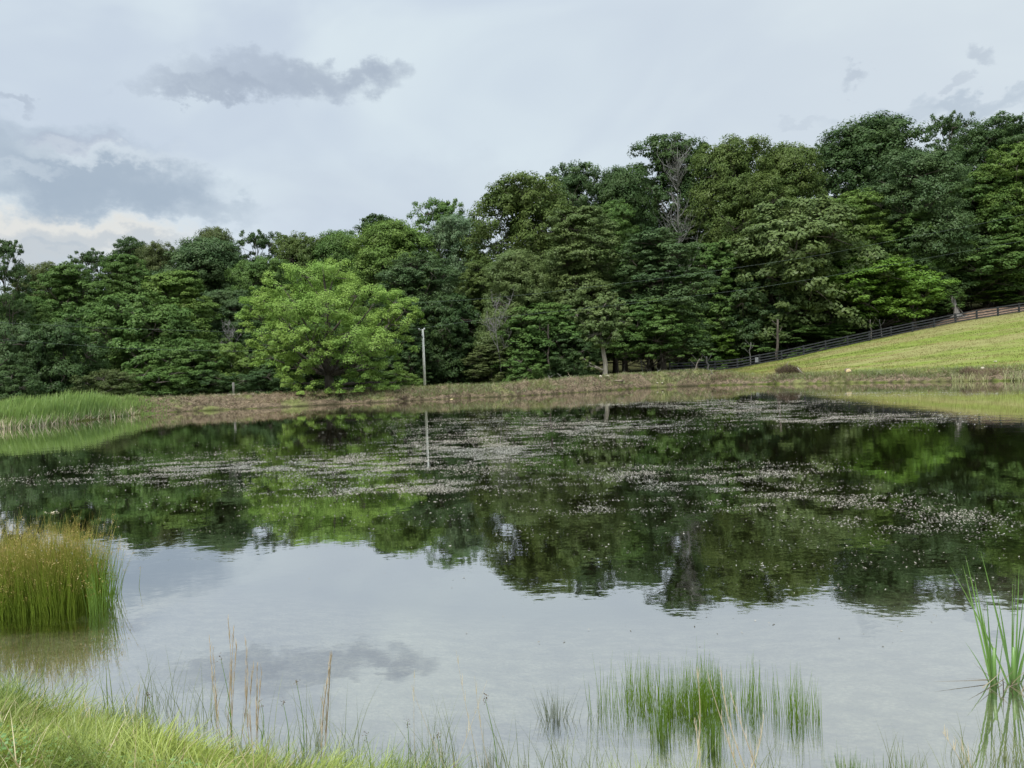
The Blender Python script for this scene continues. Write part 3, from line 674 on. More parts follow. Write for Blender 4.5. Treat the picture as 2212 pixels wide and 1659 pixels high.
# ------------------------------------------------------------------ blades
def blades(rng, roots, L, width, az_, lean, bend, seg=4, tip=0.08, flatb=True, k=2, twist=None):
    """returns V, F, h attr(point), per-face blade index"""
    n = len(roots); s = np.linspace(0,1,seg+1)[None,:,None]
    L = np.broadcast_to(L,(n,))[:,None,None]; az_ = np.broadcast_to(az_,(n,)); lean = np.broadcast_to(lean,(n,))[:,None,None]; bend = np.broadcast_to(bend,(n,))[:,None,None]
    hd = np.stack([np.cos(az_),np.sin(az_),0*az_],-1)[:,None,:]
    ang = lean + bend*s                                  # angle off vertical, growing to the tip
    ds = L/seg
    dirs = np.cos(ang)*np.array([0,0,1.0]) + np.sin(ang)*hd
    pts = roots[:,None,:] + np.concatenate([np.zeros((n,1,3)), np.cumsum(dirs[:,:-1,:]*ds,1)],1)
    wprof = np.clip((1-s**1.6),0,1)*(1-tip)+tip
    wv = np.broadcast_to(width,(n,))[:,None,None]*wprof*.5
    if k == 2:
        tw = rng.uniform(0,2*PI,n) if twist is None else twist
        side = np.stack([np.cos(tw),np.sin(tw),0*tw],-1)[:,None,:]
        V = np.stack([pts-side*wv, pts+side*wv],2)       # n,seg+1,2,3
        base = (np.arange(n)[:,None]*(seg+1)+np.arange(seg)[None,:])*2
        Fq = np.stack([base,base+1,base+3,base+2],-1).reshape(-1,4); bi = np.repeat(np.arange(n),seg)
        hh = np.broadcast_to(s[:,:,0][:,:,None],(n,seg+1,2)).ravel()
    else:
        ph = np.arange(3)*2*PI/3; ring = np.stack([np.cos(ph),np.sin(ph),0*ph],-1)[None,None,:,:]
        V = pts[:,:,None,:] + ring*wv[...,None]
        base = (np.arange(n)[:,None]*(seg+1)+np.arange(seg)[None,:])*3
        Fq = np.concatenate([np.stack([base+i,base+(i+1)%3,base+3+(i+1)%3,base+3+i],-1).reshape(-1,4) for i in range(3)]); bi = np.concatenate([np.repeat(np.arange(n),seg)]*3)
        hh = np.broadcast_to(s[:,:,0][:,:,None],(n,seg+1,3)).ravel()
    return V.reshape(-1,3), Fq, hh, bi, pts
def merge(parts):
    V=[];Fx=[];H_=[];R_=[];o=0
    for v,f,h,r in parts: V.append(v); Fx.append(f+o); H_.append(h); R_.append(r); o+=len(v)
    return np.concatenate(V),np.concatenate(Fx),np.concatenate(H_),np.concatenate(R_)
def blade_obj(name, parts, mat, origin=None, parent=None):
    V,Fx,H_,R_ = merge(parts)
    if origin is not None: V = V-np.array(origin)
    o = link(name, mesh_np(name, V, Fx, False, dict(rnd=R_), dict(h=H_)), mat, parent)
    if origin is not None and parent is None: o.location = origin
    return o
M_grass = leaf_mat('grass_blade', (0.045,0.105,0.010),(0.36,0.44,0.10), trans=.35, gloss=.04)
M_rush = leaf_mat('rush', (0.085,0.180,0.018),(0.200,0.350,0.045), trans=.2, gloss=.05)
M_rushtip = leaf_mat('rush_ochre', (0.125,0.215,0.020),(0.270,0.375,0.045), trans=.25, gloss=.02, tip=((0.50,0.42,0.12),.5,1.1))
M_reed = leaf_mat('reed', (0.13,0.24,0.055),(0.28,0.42,0.12), trans=.35, gloss=.05, tip=((0.26,0.36,0.09),.5,1.))
M_dry = leaf_mat('dry_straw', (0.42,0.33,0.21),(0.66,0.57,0.42), trans=.15, gloss=.03)
M_pale = leaf_mat('pale_straw', (0.50,0.42,0.28),(0.72,0.66,0.50), trans=.15, gloss=.03)
M_seed = leaf_mat('seed_head', (0.07,0.045,0.025),(0.16,0.11,0.05), trans=.1, gloss=.02)
M_catt = leaf_mat('cattail_leaf', (0.085,0.200,0.035),(0.19,0.36,0.075), trans=.3, gloss=.07)

M_rushb = leaf_mat('rush_bright', (0.12,0.25,0.02),(0.28,0.46,0.06), trans=.3, gloss=.02)
# near grass on the left bank
rng = np.random.default_rng(101)
def scatter(n, x0, x1, y0, y1, zmin=0.03, cl=None, seed=3):
    x = rng.uniform(x0,x1,n*2); y = rng.uniform(y0,y1,n*2); z = height(x,y); ok = z > zmin
    if cl is not None: ok &= (fbm(x,y,cl,seed) > rng.uniform(.25,.75,n*2))
    x=x[ok][:n]; y=y[ok][:n]; z=z[ok][:n]; return np.stack([x,y,z-.01],1)
R1 = scatter(70000,-4.6,1.2,1.9,6.6,0.035); keep = (fbm(R1[:,0],R1[:,1],5.0,33,3) > rng.uniform(.15,.62,len(R1))); R1 = R1[keep]
n = len(R1); cln = fbm(R1[:,0],R1[:,1],1.6,8); az_ = fbm(R1[:,0],R1[:,1],2.2,12)*4*PI + rng.normal(0,.8,n)
Lg = (.10+.22*cln**1.5*2)*rng.uniform(.6,1.35,n)*np.interp(ynear(R1[:,0])-R1[:,1],[0,.15,.8,1.6],[1.15,1.05,.85,.6])
v,f,h,bi,_ = blades(rng,R1,Lg,rng.uniform(.004,.0075,n),az_,rng.uniform(.05,.75,n),rng.uniform(.3,1.9,n),seg=5)
rb = np.clip((fbm(R1[:,0],R1[:,1],2.4,15,3)-.5)*2.6+.42+rng.normal(0,.25,n),0,1)
o = blade_obj('grass', [(v,f,h,rb[bi])], M_grass); tag(o, 'fresh green grass on the near bank in the lower left corner', 'grass', kind='stuff')
R1b = R1[rng.uniform(0,1,len(R1))<.07]; n = len(R1b)
v,f,h,bi,_ = blades(rng,R1b,rng.uniform(.10,.34,n),rng.uniform(.003,.006,n),rng.uniform(0,2*PI,n),rng.uniform(.1,1.2,n),rng.uniform(.0,1.3,n),seg=4)
o = blade_obj('dry_grass', [(v,f,h,rng.uniform(0,1,n)[bi])], leaf_mat('thatch',(0.20,0.15,0.07),(0.55,0.48,0.28))); tag(o, 'dead straw coloured blades mixed in the near grass', 'dry grass', kind='stuff')
# low clover leaves between the blades
Rc = scatter(15000,-4.4,.6,1.9,4.9,0.08,cl=1.7,seed=44); n = len(Rc); Rc[:,2] += rng.uniform(.03,.11,n); V = leaves_np(rng,Rc,np.tile([[0,0,1.]],(n,1)),.020,1.0,.9,0,.95)
tag(link('clover_leaves', mesh_np('clover_leaves',V,np.arange(n*4).reshape(-1,4),False,dict(rnd=rng.uniform(0,1,n))), leaf_mat('clover_leaf',(0.05,0.12,0.025),(0.15,0.27,0.07))), 'low round clover leaves between the near grass blades', 'clover', kind='stuff')
# sparse grass along the waterline at the bottom
R2 = []
for i in range(80):
    x = rng.uniform(-3.3,4.2); y = float(ynear(x))+rng.uniform(-.1,.35); m_ = rng.integers(6,26)
    for j in range(m_): R2.append((x+rng.normal(0,.05),y+rng.normal(0,.05),-.05))
R2 = np.array(R2); n = len(R2)
v,f,h,bi,_ = blades(rng,R2,rng.uniform(.15,.5,n)*np.interp(R2[:,0],[-3.3,-1,4],[1.1,1.1,.55]),.004,rng.uniform(0,2*PI,n),rng.uniform(.0,.25,n),rng.uniform(.1,.8,n),seg=5)
o = blade_obj('shore_grass', [(v,f,h,rng.uniform(0,.7,n)[bi])], leaf_mat('shore_grass_m',(0.12,0.17,0.045),(0.27,0.32,0.12))); tag(o, 'thin grass blades standing along the near waterline', 'grass', kind='stuff')

# fluffy grass on meadow edge and dam (fringe)
n0 = 60000
x = rng.uniform(-60,55,n0); tq = rng.uniform(tu(-80),tu(2300),n0); s_ = np.abs(rng.normal(0,2.2,n0)) + .25
yy = Sfar(tq)+s_; xx = tq*yy; zz = height(xx,yy); gr_ = fbm(xx,yy,.35,61); ok = (zz>.05)&((gr_ > .5)|(s_>2.2)|(rng.uniform(0,1,n0)<.22))&(rng.uniform(0,1,n0) > .75*sst(tq,tu(800),tu(600))*sst(tq,tu(280),tu(320)))&(s_<5)
R3 = np.stack([xx,yy,zz-.02],1)[ok]; n = len(R3)
v,f,h,bi,_ = blades(rng,R3,rng.uniform(.10,.34,n),.03,rng.uniform(0,2*PI,n),rng.uniform(.1,.7,n),rng.uniform(.2,1.1,n),seg=2)
o = blade_obj('bank_grass', [(v,f,h,rng.uniform(0,1,n)[bi])], leaf_mat('bank_grass_m',(0.09,0.13,0.03),(0.22,0.26,0.085))); tag(o, 'short mixed green grass tufts on the far bank', 'grass', kind='stuff')
Rm = sst(tq,T0,T1); ok = (zz>.03)&(rng.uniform(0,1,n0)<.55-.33*Rm)&(s_<3.4-1.6*Rm); R3 = np.stack([xx,yy,zz-.02],1)[ok]; n = len(R3)
v,f,h,bi,_ = blades(rng,R3,rng.uniform(.12,.42,n),.028,rng.uniform(0,2*PI,n),rng.uniform(.6,1.5,n),rng.uniform(-.3,.6,n),seg=2)
o = blade_obj('dry_litter', [(v,f,h,rng.uniform(0,1,n)[bi])], leaf_mat('litter_m',(0.07,0.056,0.038),(0.36,0.295,0.20),trans=.05,gloss=.02)); tag(o, 'dry brown straw and twig litter on the far bank', 'dry litter', kind='stuff')

n = 1500; tq = rng.uniform(tu(300),tu(2300),n); s_ = rng.uniform(0,2.3,n); yy = Sfar(tq)+s_; R3 = np.stack([tq*yy,yy,height(tq*yy,yy)+.02],1)
v,f,h,bi,_ = blades(rng,R3,rng.uniform(.25,.95,n),rng.uniform(.02,.06,n),rng.uniform(0,2*PI,n),rng.uniform(.9,1.6,n),rng.uniform(-.3,.3,n),seg=3,k=3)
o = blade_obj('cut_sticks', [(v,f,h,rng.uniform(0,1,n)[bi]**2)], leaf_mat('sticks_m',(0.05,0.038,0.028),(0.42,0.34,0.23),trans=.02,gloss=.02)); tag(o, 'scattered cut sticks lying on the far bank', 'sticks', kind='stuff')
# mown grass tufts over the meadow
n = 90000; tq = rng.uniform(tu(1500),tu(2400),n); fr_ = rng.uniform(0,1,n)**1.0; S_ = Sfar(tq); yy = S_+1.0+(yfen(tq)-S_+.5)*fr_; xx = tq*yy; g_ = fbm(xx,yy*1.8,.55,91,4)
ok = g_ > rng.uniform(.30,.62,n); R3 = np.stack([xx,yy,height(xx,yy)-.02],1)[ok]; cl_ = fbm(xx,yy*2.2,.22,95,3)[ok]; n = len(R3)
v,f,h,bi,_ = blades(rng,R3,rng.uniform(.06,.2,n),.045,rng.uniform(0,2*PI,n),rng.uniform(.1,.9,n),rng.uniform(.2,1.1,n),seg=2)
o = blade_obj('meadow_grass', [(v,f,h,np.clip(sst(fbm(R3[:,0]*.35+R3[:,1]*.12,R3[:,1]*1.5-R3[:,0]*.25,.16,201,4),.48,.64)*.5+rng.uniform(0,.42,n),0,1)[bi])], leaf_mat('meadow_m',(0.105,0.165,0.026),(0.33,0.27,0.125),gloss=.01)); tag(o, 'mown yellow green grass tufts on the sloping meadow', 'grass', kind='stuff')

# reeds on the left far bank
n = 9000
tq = rng.uniform(tu(-260),tu(392),n); s_ = rng.uniform(-.35,2.2,n); fade = np.interp(tq,[tu(-250),tu(0),tu(90),tu(170),tu(260),tu(305),tu(345),tu(392)],[.6,.62,.85,1.,.66,.34,.14,.06])*(.8+.4*fbm(tq*60,s_,1.0,7))
yy = Sfar(tq)+s_; R4 = np.stack([tq*yy,yy,np.maximum(height(tq*yy,yy),-.1)-.05],1)
Lr = rng.uniform(.65,1.4,n)*fade*np.interp(s_,[-.3,.5,2.2],[.8,1.0,.62])
v,f,h,bi,_ = blades(rng,R4,Lr,.045,rng.normal(.2,1.0,n),rng.uniform(0,.16,n),rng.uniform(.1,.75,n),seg=4)
o = blade_obj('reeds', [(v,f,h,rng.uniform(0,1,n)[bi])], M_reed); tag(o, 'bright green reed bed along the far left shore', 'reeds', kind='stuff')
n = 1100; tq = rng.uniform(tu(-260),tu(300),n); s_ = rng.uniform(-.5,.3,n); yy = Sfar(tq)+s_; R5 = np.stack([tq*yy,yy,np.full(n,-.05)],1)
v,f,h,bi,_ = blades(rng,R5,rng.uniform(.25,.85,n),.04,rng.uniform(0,2*PI,n),rng.uniform(.0,.9,n),rng.uniform(-.1,.5,n),seg=3)
o = blade_obj('dead_reeds', [(v,f,h,rng.uniform(0,1,n)[bi])], M_pale); tag(o, 'pale dead reed stalks at the foot of the far left reed bed', 'dead reeds', kind='stuff')
# pale reeds at right shore
for (ua,ub,lab) in ((2055,2135,'pale green reeds at the right far shore left of the root clump'),(2170,2240,'pale green reeds at the far shore by the right edge')):
    n = 260; tq = rng.uniform(tu(ua),tu(ub),n); yy = Sfar(tq)+rng.uniform(-.3,.5,n); R = np.stack([tq*yy,yy,np.full(n,-.05)],1)
    v,f,h,bi,_ = blades(rng,R,rng.uniform(.3,.95,n),.035,rng.uniform(0,2*PI,n),rng.uniform(.0,.3,n),rng.uniform(.1,1.1,n),seg=4)
    c = R.mean(0); o = blade_obj('reed_clump', [(v,f,h,rng.uniform(0,1,n)[bi])], leaf_mat('reed_p',(0.22,0.28,0.09),(0.50,0.50,0.26)), tuple(c)); tag(o, lab, 'reeds')

# ------------------------------------------------------------------ rush clumps
def rush(name, label, spots, n, Lr, width, mat, lean=(0,.12), bend=(0,.2), seg=5, k=3, seeds=0, z0=-.12, cat='rushes', dead=0, tuss=.75, tr=.05):
    """spots: list of (x, y, radx, rady, weight)"""
    wts = np.array([s[4] for s in spots],float); wts/=wts.sum(); ch = rng.choice(len(spots),n,p=wts); sp_ = np.array(spots)
    a = rng.uniform(0,2*PI,n); r_ = np.sqrt(rng.uniform(0,1,n)); x = sp_[ch,0]+sp_[ch,2]*r_*np.cos(a); y = sp_[ch,1]+sp_[ch,3]*r_*np.sin(a)
    K = max(2, n//45); ti = rng.integers(0,n,K); own = rng.integers(0,K,n); m_ = rng.uniform(0,1,n) < tuss
    ra = rng.uniform(0,2*PI,n); rr = np.abs(rng.normal(0,tr,n)); x = np.where(m_, x[ti][own]+rr*np.cos(ra), x); y = np.where(m_, y[ti][own]+rr*np.sin(ra), y)
    R = np.stack([x,y,np.full(n,z0)],1); L = rng.uniform(*Lr,n)*(1-.25*r_**2)*np.where(m_, rng.uniform(.78,1.1,K)[own], .95)
    azz = np.where(m_, ra, rng.uniform(0,2*PI,n))
    v,f,h,bi,pts = blades(rng,R,L,width,azz,rng.uniform(*lean,n),rng.uniform(*bend,n),seg=seg,k=k,tip=.15)
    c = (float(sp_[:,0].mean()), float(sp_[:,1].mean()), 0.0)
    root = empty(name, c, label, cat)
    blade_obj('stems', [(v,f,h,rng.uniform(0,1,n)[bi])], mat, c, root)
    if seeds:
        ch = rng.choice(n, min(seeds,n), replace=False); q = pts[ch,-2,:]*.6+pts[ch,-1,:]*.4; m_ = 7
        Cn = (q[:,None,:]+rng.normal(0,.014,(len(q),m_,3))).reshape(-1,3); V = leaves_np(rng,Cn,rng.normal(size=Cn.shape),.011,0,1)
        o = link('seed_heads', mesh_np('seed_heads',V-np.array(c),np.arange(len(Cn)*4).reshape(-1,4),False,dict(rnd=rng.uniform(0,1,len(Cn)))), leaf_mat('seeds_ochre',(0.26,0.19,0.05),(0.48,0.36,0.12)), root)
    return root
def wx(u,v): p = Wp(u,v,0); return float(p[0]),float(p[1])
# big ochre tipped clump at left
sp_l = []
for (u,v,rx,ry,wt_) in [(-160,1335,.75,.5,1.2),(-60,1325,.6,.5,1.0),(5,1333,.35,.3,.8),(50,1326,.35,.4,1.1),(105,1320,.32,.35,1.1),(142,1316,.26,.25,.9)]:
    x,y = wx(u,v); sp_l.append((x,y+ry*.8,rx,ry,wt_))
rush('rush_clump','dense tall clump of green rushes with ochre tips in the water at the left edge', sp_l, 5600, (.42,1.12), .0060, M_rushtip, lean=(0,.22), bend=(-.08,.5), seeds=2600, tr=.09)
x,y = wx(205,1322); rush('rush_clump','loose thin rush stems at the right side of the big ochre tipped clump', [(x,y+.1,.12,.12,1)], 90, (.45,.95), .006, M_rush, lean=(0,.16), bend=(0,.15), seeds=25)
# broken fallen stalks there
# middle-right clump
def spots(px, dy=0): 
    r=[]
    for (u,v,rx,ry,wt_) in px:
        x,y = wx(u,v); r.append((x,y+dy,rx,ry,wt_))
    return r
rush('rush_clump','bright green rush clump in the shallow water right of centre', spots([(1480,1535,.16,.10,1.6),(1530,1520,.10,.12,1.3),(1420,1530,.14,.12,.5),(1600,1530,.25,.12,.9),(1690,1540,.22,.12,.55),(1745,1555,.14,.1,.25),(1390,1510,.16,.15,.6),(1330,1530,.2,.16,.5)]), 820, (.26,.54), .0040, M_rushb, lean=(0,.16), bend=(-.08,.14), tuss=.12)
rush('rush_clump','dense narrow green rush tuft at the front left of the clump right of centre', spots([(1430,1585,.05,.05,1)]), 70, (.30,.50), .0042, M_rush, lean=(0,.08), bend=(-.05,.1))
rush('rush_clump','dense narrow rush tuft nearest the camera, in front of the bright clump right of centre', spots([(1535,1618,.06,.05,1)]), 90, (.25,.50), .0042, M_rush, lean=(0,.08), bend=(-.05,.1))
rush('rush_clump','sparse thin rushes standing in the water left of the bright clump', spots([(1250,1545,.25,.15,1),(1320,1560,.2,.15,1.3),(1190,1540,.08,.1,.3)]), 110, (.14,.38), .0036, leaf_mat('rush_dull',(0.07,0.11,0.035),(0.15,0.20,0.07)), lean=(0,.35), bend=(-.1,.35))
rush('rush_clump','low green rush tuft at the bottom edge right of the dry stalks', spots([(1860,1700,.18,.1,1.5),(1820,1710,.12,.1,1),(1920,1700,.14,.1,.6),(1770,1720,.1,.08,.4)]), 330, (.15,.34), .004, M_rush, lean=(0,.16), bend=(-.05,.15))
rush('rush_clump','thin yellow green rush tuft at the bottom edge in the middle', spots([(1140,1690,.10,.08,1),(1060,1680,.05,.05,.6)]), 90, (.15,.42), .004, leaf_mat('rush_y',(0.12,0.17,0.035),(0.25,0.28,0.08)), lean=(0,.14), bend=(-.05,.2))
rush('rush_clump','single thin upright rush bunch at the bottom edge left of centre', spots([(880,1690,.07,.05,1),(1000,1690,.06,.05,.6)]), 40, (.18,.42), .004, leaf_mat('rush_y2',(0.12,0.17,0.035),(0.25,0.28,0.08)), lean=(0,.14), bend=(-.05,.2))

# ------------------------------------------------------------------ cattails at right
def cattail(u, v, label, leaves, seed):
    r = np.random.default_rng(seed); x,y = wx(u,v); root = empty('cattail_plant', (x,y,0), label, 'cattail')
    for i,(L,azd,ln,bd,wd) in enumerate(leaves):
        R = np.array([[x+.012*math.cos(i),y+.012*math.sin(i),-.1]])
        v_,f,h,bi,_ = blades(r,R,L,wd,math.radians(azd),ln,bd,seg=10,twist=np.array([r.uniform(-.5,.5)]))
        o = blade_obj('leaf', [(v_,f,h,np.full(len(f),r.uniform(0,1)))], M_catt, (x,y,0), root)
    T = Tubes(7); T.add([(0,0,-.1),(0,0,.1),(.004,0,.25)],[.02,.016,.008]); me_ = T.mesh('sheath'); a=me_.attributes.new('rnd','FLOAT','FACE'); a.data.foreach_set('value',[.8]*len(me_.polygons)); link('sheath', me_, M_catt, root)
cattail(2148,1478,'left cattail plant of upright green blades in the water at the right edge', [(1.0,170,.16,.03,.017),(.95,180,.20,.02,.015),(.62,165,.06,.05,.014),(.55,15,.10,.05,.014),(.70,170,.05,-.01,.014),(.45,30,.22,.1,.013),(.8,175,.12,.08,.014),(.4,150,.3,.3,.012),(.85,160,.09,.06,.017),(.7,190,.02,.05,.016),(.6,20,.04,.2,.015)], 1)
cattail(2190,1476,'right cattail plant with blades crossing at the right edge of the photo', [(1.05,185,.20,.05,.018),(.95,0,.10,.05,.017),(.80,10,.02,.02,.016),(.7,20,.25,.1,.015),(1.0,175,.34,.15,.015),(.5,0,.35,.1,.014),(.6,340,.15,.1,.015),(.9,5,.06,.0,.016),(.85,350,.02,.05,.017),(.75,190,.09,.1,.017),(.65,0,.2,.3,.015)], 2)
# broken dark leaves in the water around it
for (u,v,L,a_,lab) in ((2105,1440,.28,200,'dark broken cattail leaf jutting left over the water at the right edge'),(2060,1465,.40,185,'pale floating leaf lying left of the cattails')):
    x,y = wx(2150 if L<.3 else 2135,1474); R = np.array([[x,y,.015]]); v_,f,h,bi,_ = blades(rng,R,L,.012,math.radians(a_),1.35 if L<.3 else 1.52,.0,seg=5,twist=np.array([1.4]))
    o = blade_obj('broken_leaf', [(v_,f,h,np.full(len(f),.4))], leaf_mat('broken',(0.10,0.08,0.05),(0.24,0.20,0.13)), (x,y,0)); tag(o, lab, 'leaf')
n = 26; x,y = wx(2185,1490); R = np.stack([x+rng.normal(0,.10,n),y+rng.normal(0,.08,n),np.full(n,.0)],1)
v_,f,h,bi,_ = blades(rng,R,rng.uniform(.08,.26,n),.007,rng.uniform(0,2*PI,n),rng.uniform(.5,1.45,n),rng.uniform(-.6,.8,n),seg=4)
o = blade_obj('dead_leaf_tangle', [(v_,f,h,rng.uniform(0,1,n)[bi])], leaf_mat('tangle',(0.06,0.045,0.03),(0.36,0.30,0.18)), (x,y,0)); tag(o, 'tangle of dead brown leaves around the foot of the cattails', 'dead leaves')

# ------------------------------------------------------------------ dry stalks
def stalks(label, items, mat=M_dry, name='dry_grass_stalks', feather=.011, thick=.0045, dens=34):
    """items: (u_base, v_base, u_tip, v_tip, Y)"""
    P0 = P(items[0][0], items[0][1], items[0][4]); org = (float(P0[0]),float(P0[1]),max(0,gz(P0[0],P0[1])))
    root = empty(name, org, label, 'dry grass')
    for (ub,vb,ut,vt,Yd) in items:
        a = P(ub,vb,Yd); a[2] = max(-.05, min(a[2], .6)); z_ = gz(a[0],a[1]); a[2] = z_ -.02 if z_>0 else -.05
        b = P(ut,vt,Yd+.02); q = np.linspace(0,1,10)[:,None]; pts = a*(1-q)+b*q; side = rng.normal(0,.012,3); pts += side*np.sin(q*PI)*1.2
        T = Tubes(4); T.add(pts-np.array(org), np.linspace(thick*.5,thick*.14,10))
        me_ = T.mesh('stalk', False); a_=me_.attributes.new('rnd','FLOAT','FACE'); a_.data.foreach_set('value',rng.uniform(0,.6,1).repeat(len(me_.polygons)))
        st = link('stalk', me_, mat, root)
        n = dens; qq = rng.uniform(.18,.99,n); base = np.stack([np.interp(qq,q[:,0],pts[:,i]) for i in range(3)],1)
        # sheath leaves hugging the stalk
        v_,f,h,bi,_ = blades(rng,base,rng.uniform(.04,.13,n)*(1.1-.6*qq),feather*.42,rng.uniform(0,2*PI,n),rng.uniform(.02,.16,n),rng.uniform(-.1,.35,n),seg=3)
        o = blade_obj('seed_head', [(v_,f,h,rng.uniform(0,1,n)[bi])], mat, org, st)
stalks('group of tall tan dry grass stalks rising from the near bank left of centre', [(490,1600,506,1350,4.75),(500,1590,512,1392,4.8),(478,1600,452,1375,4.75),(468,1590,460,1400,4.8),(496,1600,492,1335,4.7),(520,1590,530,1385,4.75)])
stalks('short tan dry grass bunch just right of the tall tan stalks', [(545,1600,548,1440,4.6),(552,1600,556,1430,4.6),(538,1600,532,1415,4.65),(556,1600,566,1450,4.6)])
stalks('single leaning tan dry stalk standing alone left of centre', [(694,1640,718,1412,4.35),(697,1640,714,1430,4.35)], dens=80)
stalks('pale bent dry stalks in front of the bright rush clump', [(1500,1700,1506,1440,4.05),(1512,1700,1500,1560,4.0),(1600,1700,1530,1465,4.1),(1618,1700,1556,1440,4.1),(1640,1700,1578,1500,4.1),(1600,1700,1650,1545,4.05)], M_pale, dens=14, thick=.008)
stalks('pale thin dry stems at the bottom right corner left of the cattails', [(2100,1700,2035,1580,4.0),(2110,1700,2060,1590,4.0)], M_pale, dens=8, thick=.005)
stalks('thin straw stems at the far left, in front of the water', [(118,1560,116,1430,5.0),(60,1500,75,1430,5.1),(300,1600,302,1480,4.8)], M_pale, dens=12)
stalks('pale arching thin grass stems at the bottom left of centre', [(995,1690,888,1480,4.0),(960,1680,1052,1470,4.05),(1070,1690,1025,1460,4.05),(900,1690,895,1455,4.05),(1040,1500,985,1405,4.1)], M_pale, dens=7, thick=.004)
# seed-head sedges
def sedge(u, v, ut, vt, Yd, label):
    a = P(u,v,Yd); z_ = gz(a[0],a[1]); a[2] = max(z_,-.05)-.02; b = P(ut,vt,Yd)
    root = empty('sedge', tuple(a), label, 'sedge'); q = np.linspace(0,1,8)[:,None]; pts = (b-a)*q + np.array([.02,0,0])*np.sin(q*PI)
    T = Tubes(4); T.add(pts, np.linspace(.003,.0012,8)); me_ = T.mesh('stem', False); at=me_.attributes.new('rnd','FLOAT','FACE'); at.data.foreach_set('value',[.4]*len(me_.polygons)); link('stem', me_, M_rush, root)
    nn = 16; Cn = pts[-1]+rng.normal(0,1,(nn,3))*np.array([.008,.008,.016]); V = leaves_np(rng,Cn,rng.normal(size=Cn.shape),.012,0,1,.3,.4)
    link('seed_head', mesh_np('seed_head',V,np.arange(nn*4).reshape(-1,4),False,dict(rnd=rng.uniform(0,1,nn))), M_seed, root)
    R = pts[[0,1,2]].copy(); v_,f,h,bi,_ = blades(rng,R,np.array([.2,.16,.12]),.005,rng.uniform(0,2*PI,3),.15,.6,seg=5)
    blade_obj('leaf', [(v_,f,h,np.full(len(f),.3))], M_rush, None, root)
for (u,v,ut,vt,Yd,lab) in [(500,1600,477,1424,4.7,'thin stem with a brown umbel head left of the tall tan stalks'),(655,1640,640,1472,4.4,'green sedge with dark seed tip left of the lone tan stalk'),(300,1570,318,1500,4.8,'dark headed sedge on the left bank edge'),(345,1600,320,1505,4.7,'short sedge with a dark brown head near the left bank edge'),(795,1690,790,1590,4.1,'brown headed sedge low at the bottom left of centre'),(870,1700,880,1560,4.1,'thin brown headed sedge at the bottom edge'),(560,1600,565,1520,4.6,'sedge with drooping brown head right of the short tan bunch'),(620,1640,612,1520,4.4,'slim brown headed sedge between the tan bunch and the lone stalk'),(1075,1700,1048,1510,4.05,'thin sedge with green brown spike at the bottom middle'),(935,1700,945,1590,4.0,'yellowish sedge head near the bottom middle')]:
    sedge(u,v,ut,vt,Yd,lab)
# tall blades at the left bank
for (u,v,tip_u,tip_v,Yd,lab) in [(42,1490,48,1370,5.2,'tall green blade by the left edge in front of the rush reflection'),(95,1520,90,1400,5.1,'thin curved blade beside the tall green blade at left'),(232,1560,232,1430,4.9,'yellow green upright leaf on the bank under the rush clump'),(252,1600,275,1410,4.8,'green and yellow flowering grass shoot on the left bank edge')]:
    a = P(u,v,Yd); a[2] = max(gz(a[0],a[1]),0)-.02; b = P(tip_u,tip_v,Yd); L = float(np.linalg.norm(b-a)); n = 5
    root = empty('grass_shoot', tuple(a), lab, 'grass shoot'); R = rng.normal(0,.008,(n,3))*np.array([1,1,0])
    v_,f,h,bi,_ = blades(rng,R,L*np.array([1.0,.8,.6,.7,.5]),.009,rng.uniform(0,2*PI,n),np.array([.02,.1,.3,.2,.35]),np.array([.1,.4,.9,.6,.8]),seg=6)
    blade_obj('blade', [(v_,f,h,rng.uniform(.2,.9,n)[bi])], M_grass, None, root)
# small clover flowers
cl = leaf_mat('clover',(0.45,0.28,0.45),(0.65,0.52,0.62))
for i,(u,v) in enumerate([(54,1572),(2,1590),(152,1632),(215,1640),(236,1655)]):
    p = P(u,v,3.9 if v<1600 else 3.5); z_ = gz(p[0],p[1]); nn=60; d=sph(rng,nn); V = leaves_np(rng,d*.011,d,.009,0,.3)
    o = link('clover_flower', mesh_np('clover_flower',V,np.arange(nn*4).reshape(-1,4),False,dict(rnd=rng.uniform(0,1,nn))), cl); o.location = (p[0],p[1],max(z_+.1,p[2])); tag(o,'small pinkish clover head in the grass at the lower left','flower','clover heads in the near grass')

# ------------------------------------------------------------------ floating pond weed
patches = [(1130,922,300,34,1.0),(1350,918,170,14,.8),(1000,960,200,28,.6),(1390,874,120,5,.8),(1600,880,150,12,.9),(1750,905,260,16,.85),(2000,905,150,12,.5),(1620,868,220,6,.6),
 (780,1010,330,40,.95),(420,1010,220,24,.6),(1090,985,90,34,1.0),(900,1050,260,28,.6),(300,1030,200,14,.35),(150,1040,150,10,.3),
 (1480,1040,280,42,.95),(1700,1010,140,16,.7),(1250,1090,180,20,.5),(1700,1080,260,24,.5),(1980,1130,300,40,.28),(1850,1250,330,60,.16),(2080,1290,160,40,.2),(1400,1180,600,80,.025),(700,1100,500,60,.04),(500,1050,420,80,.05),(1500,1360,420,60,.014),(1900,1340,300,50,.025),(1900,850,320,6,.4),(1300,950,140,14,.5),(2100,1110,200,26,.35)]
pts = []
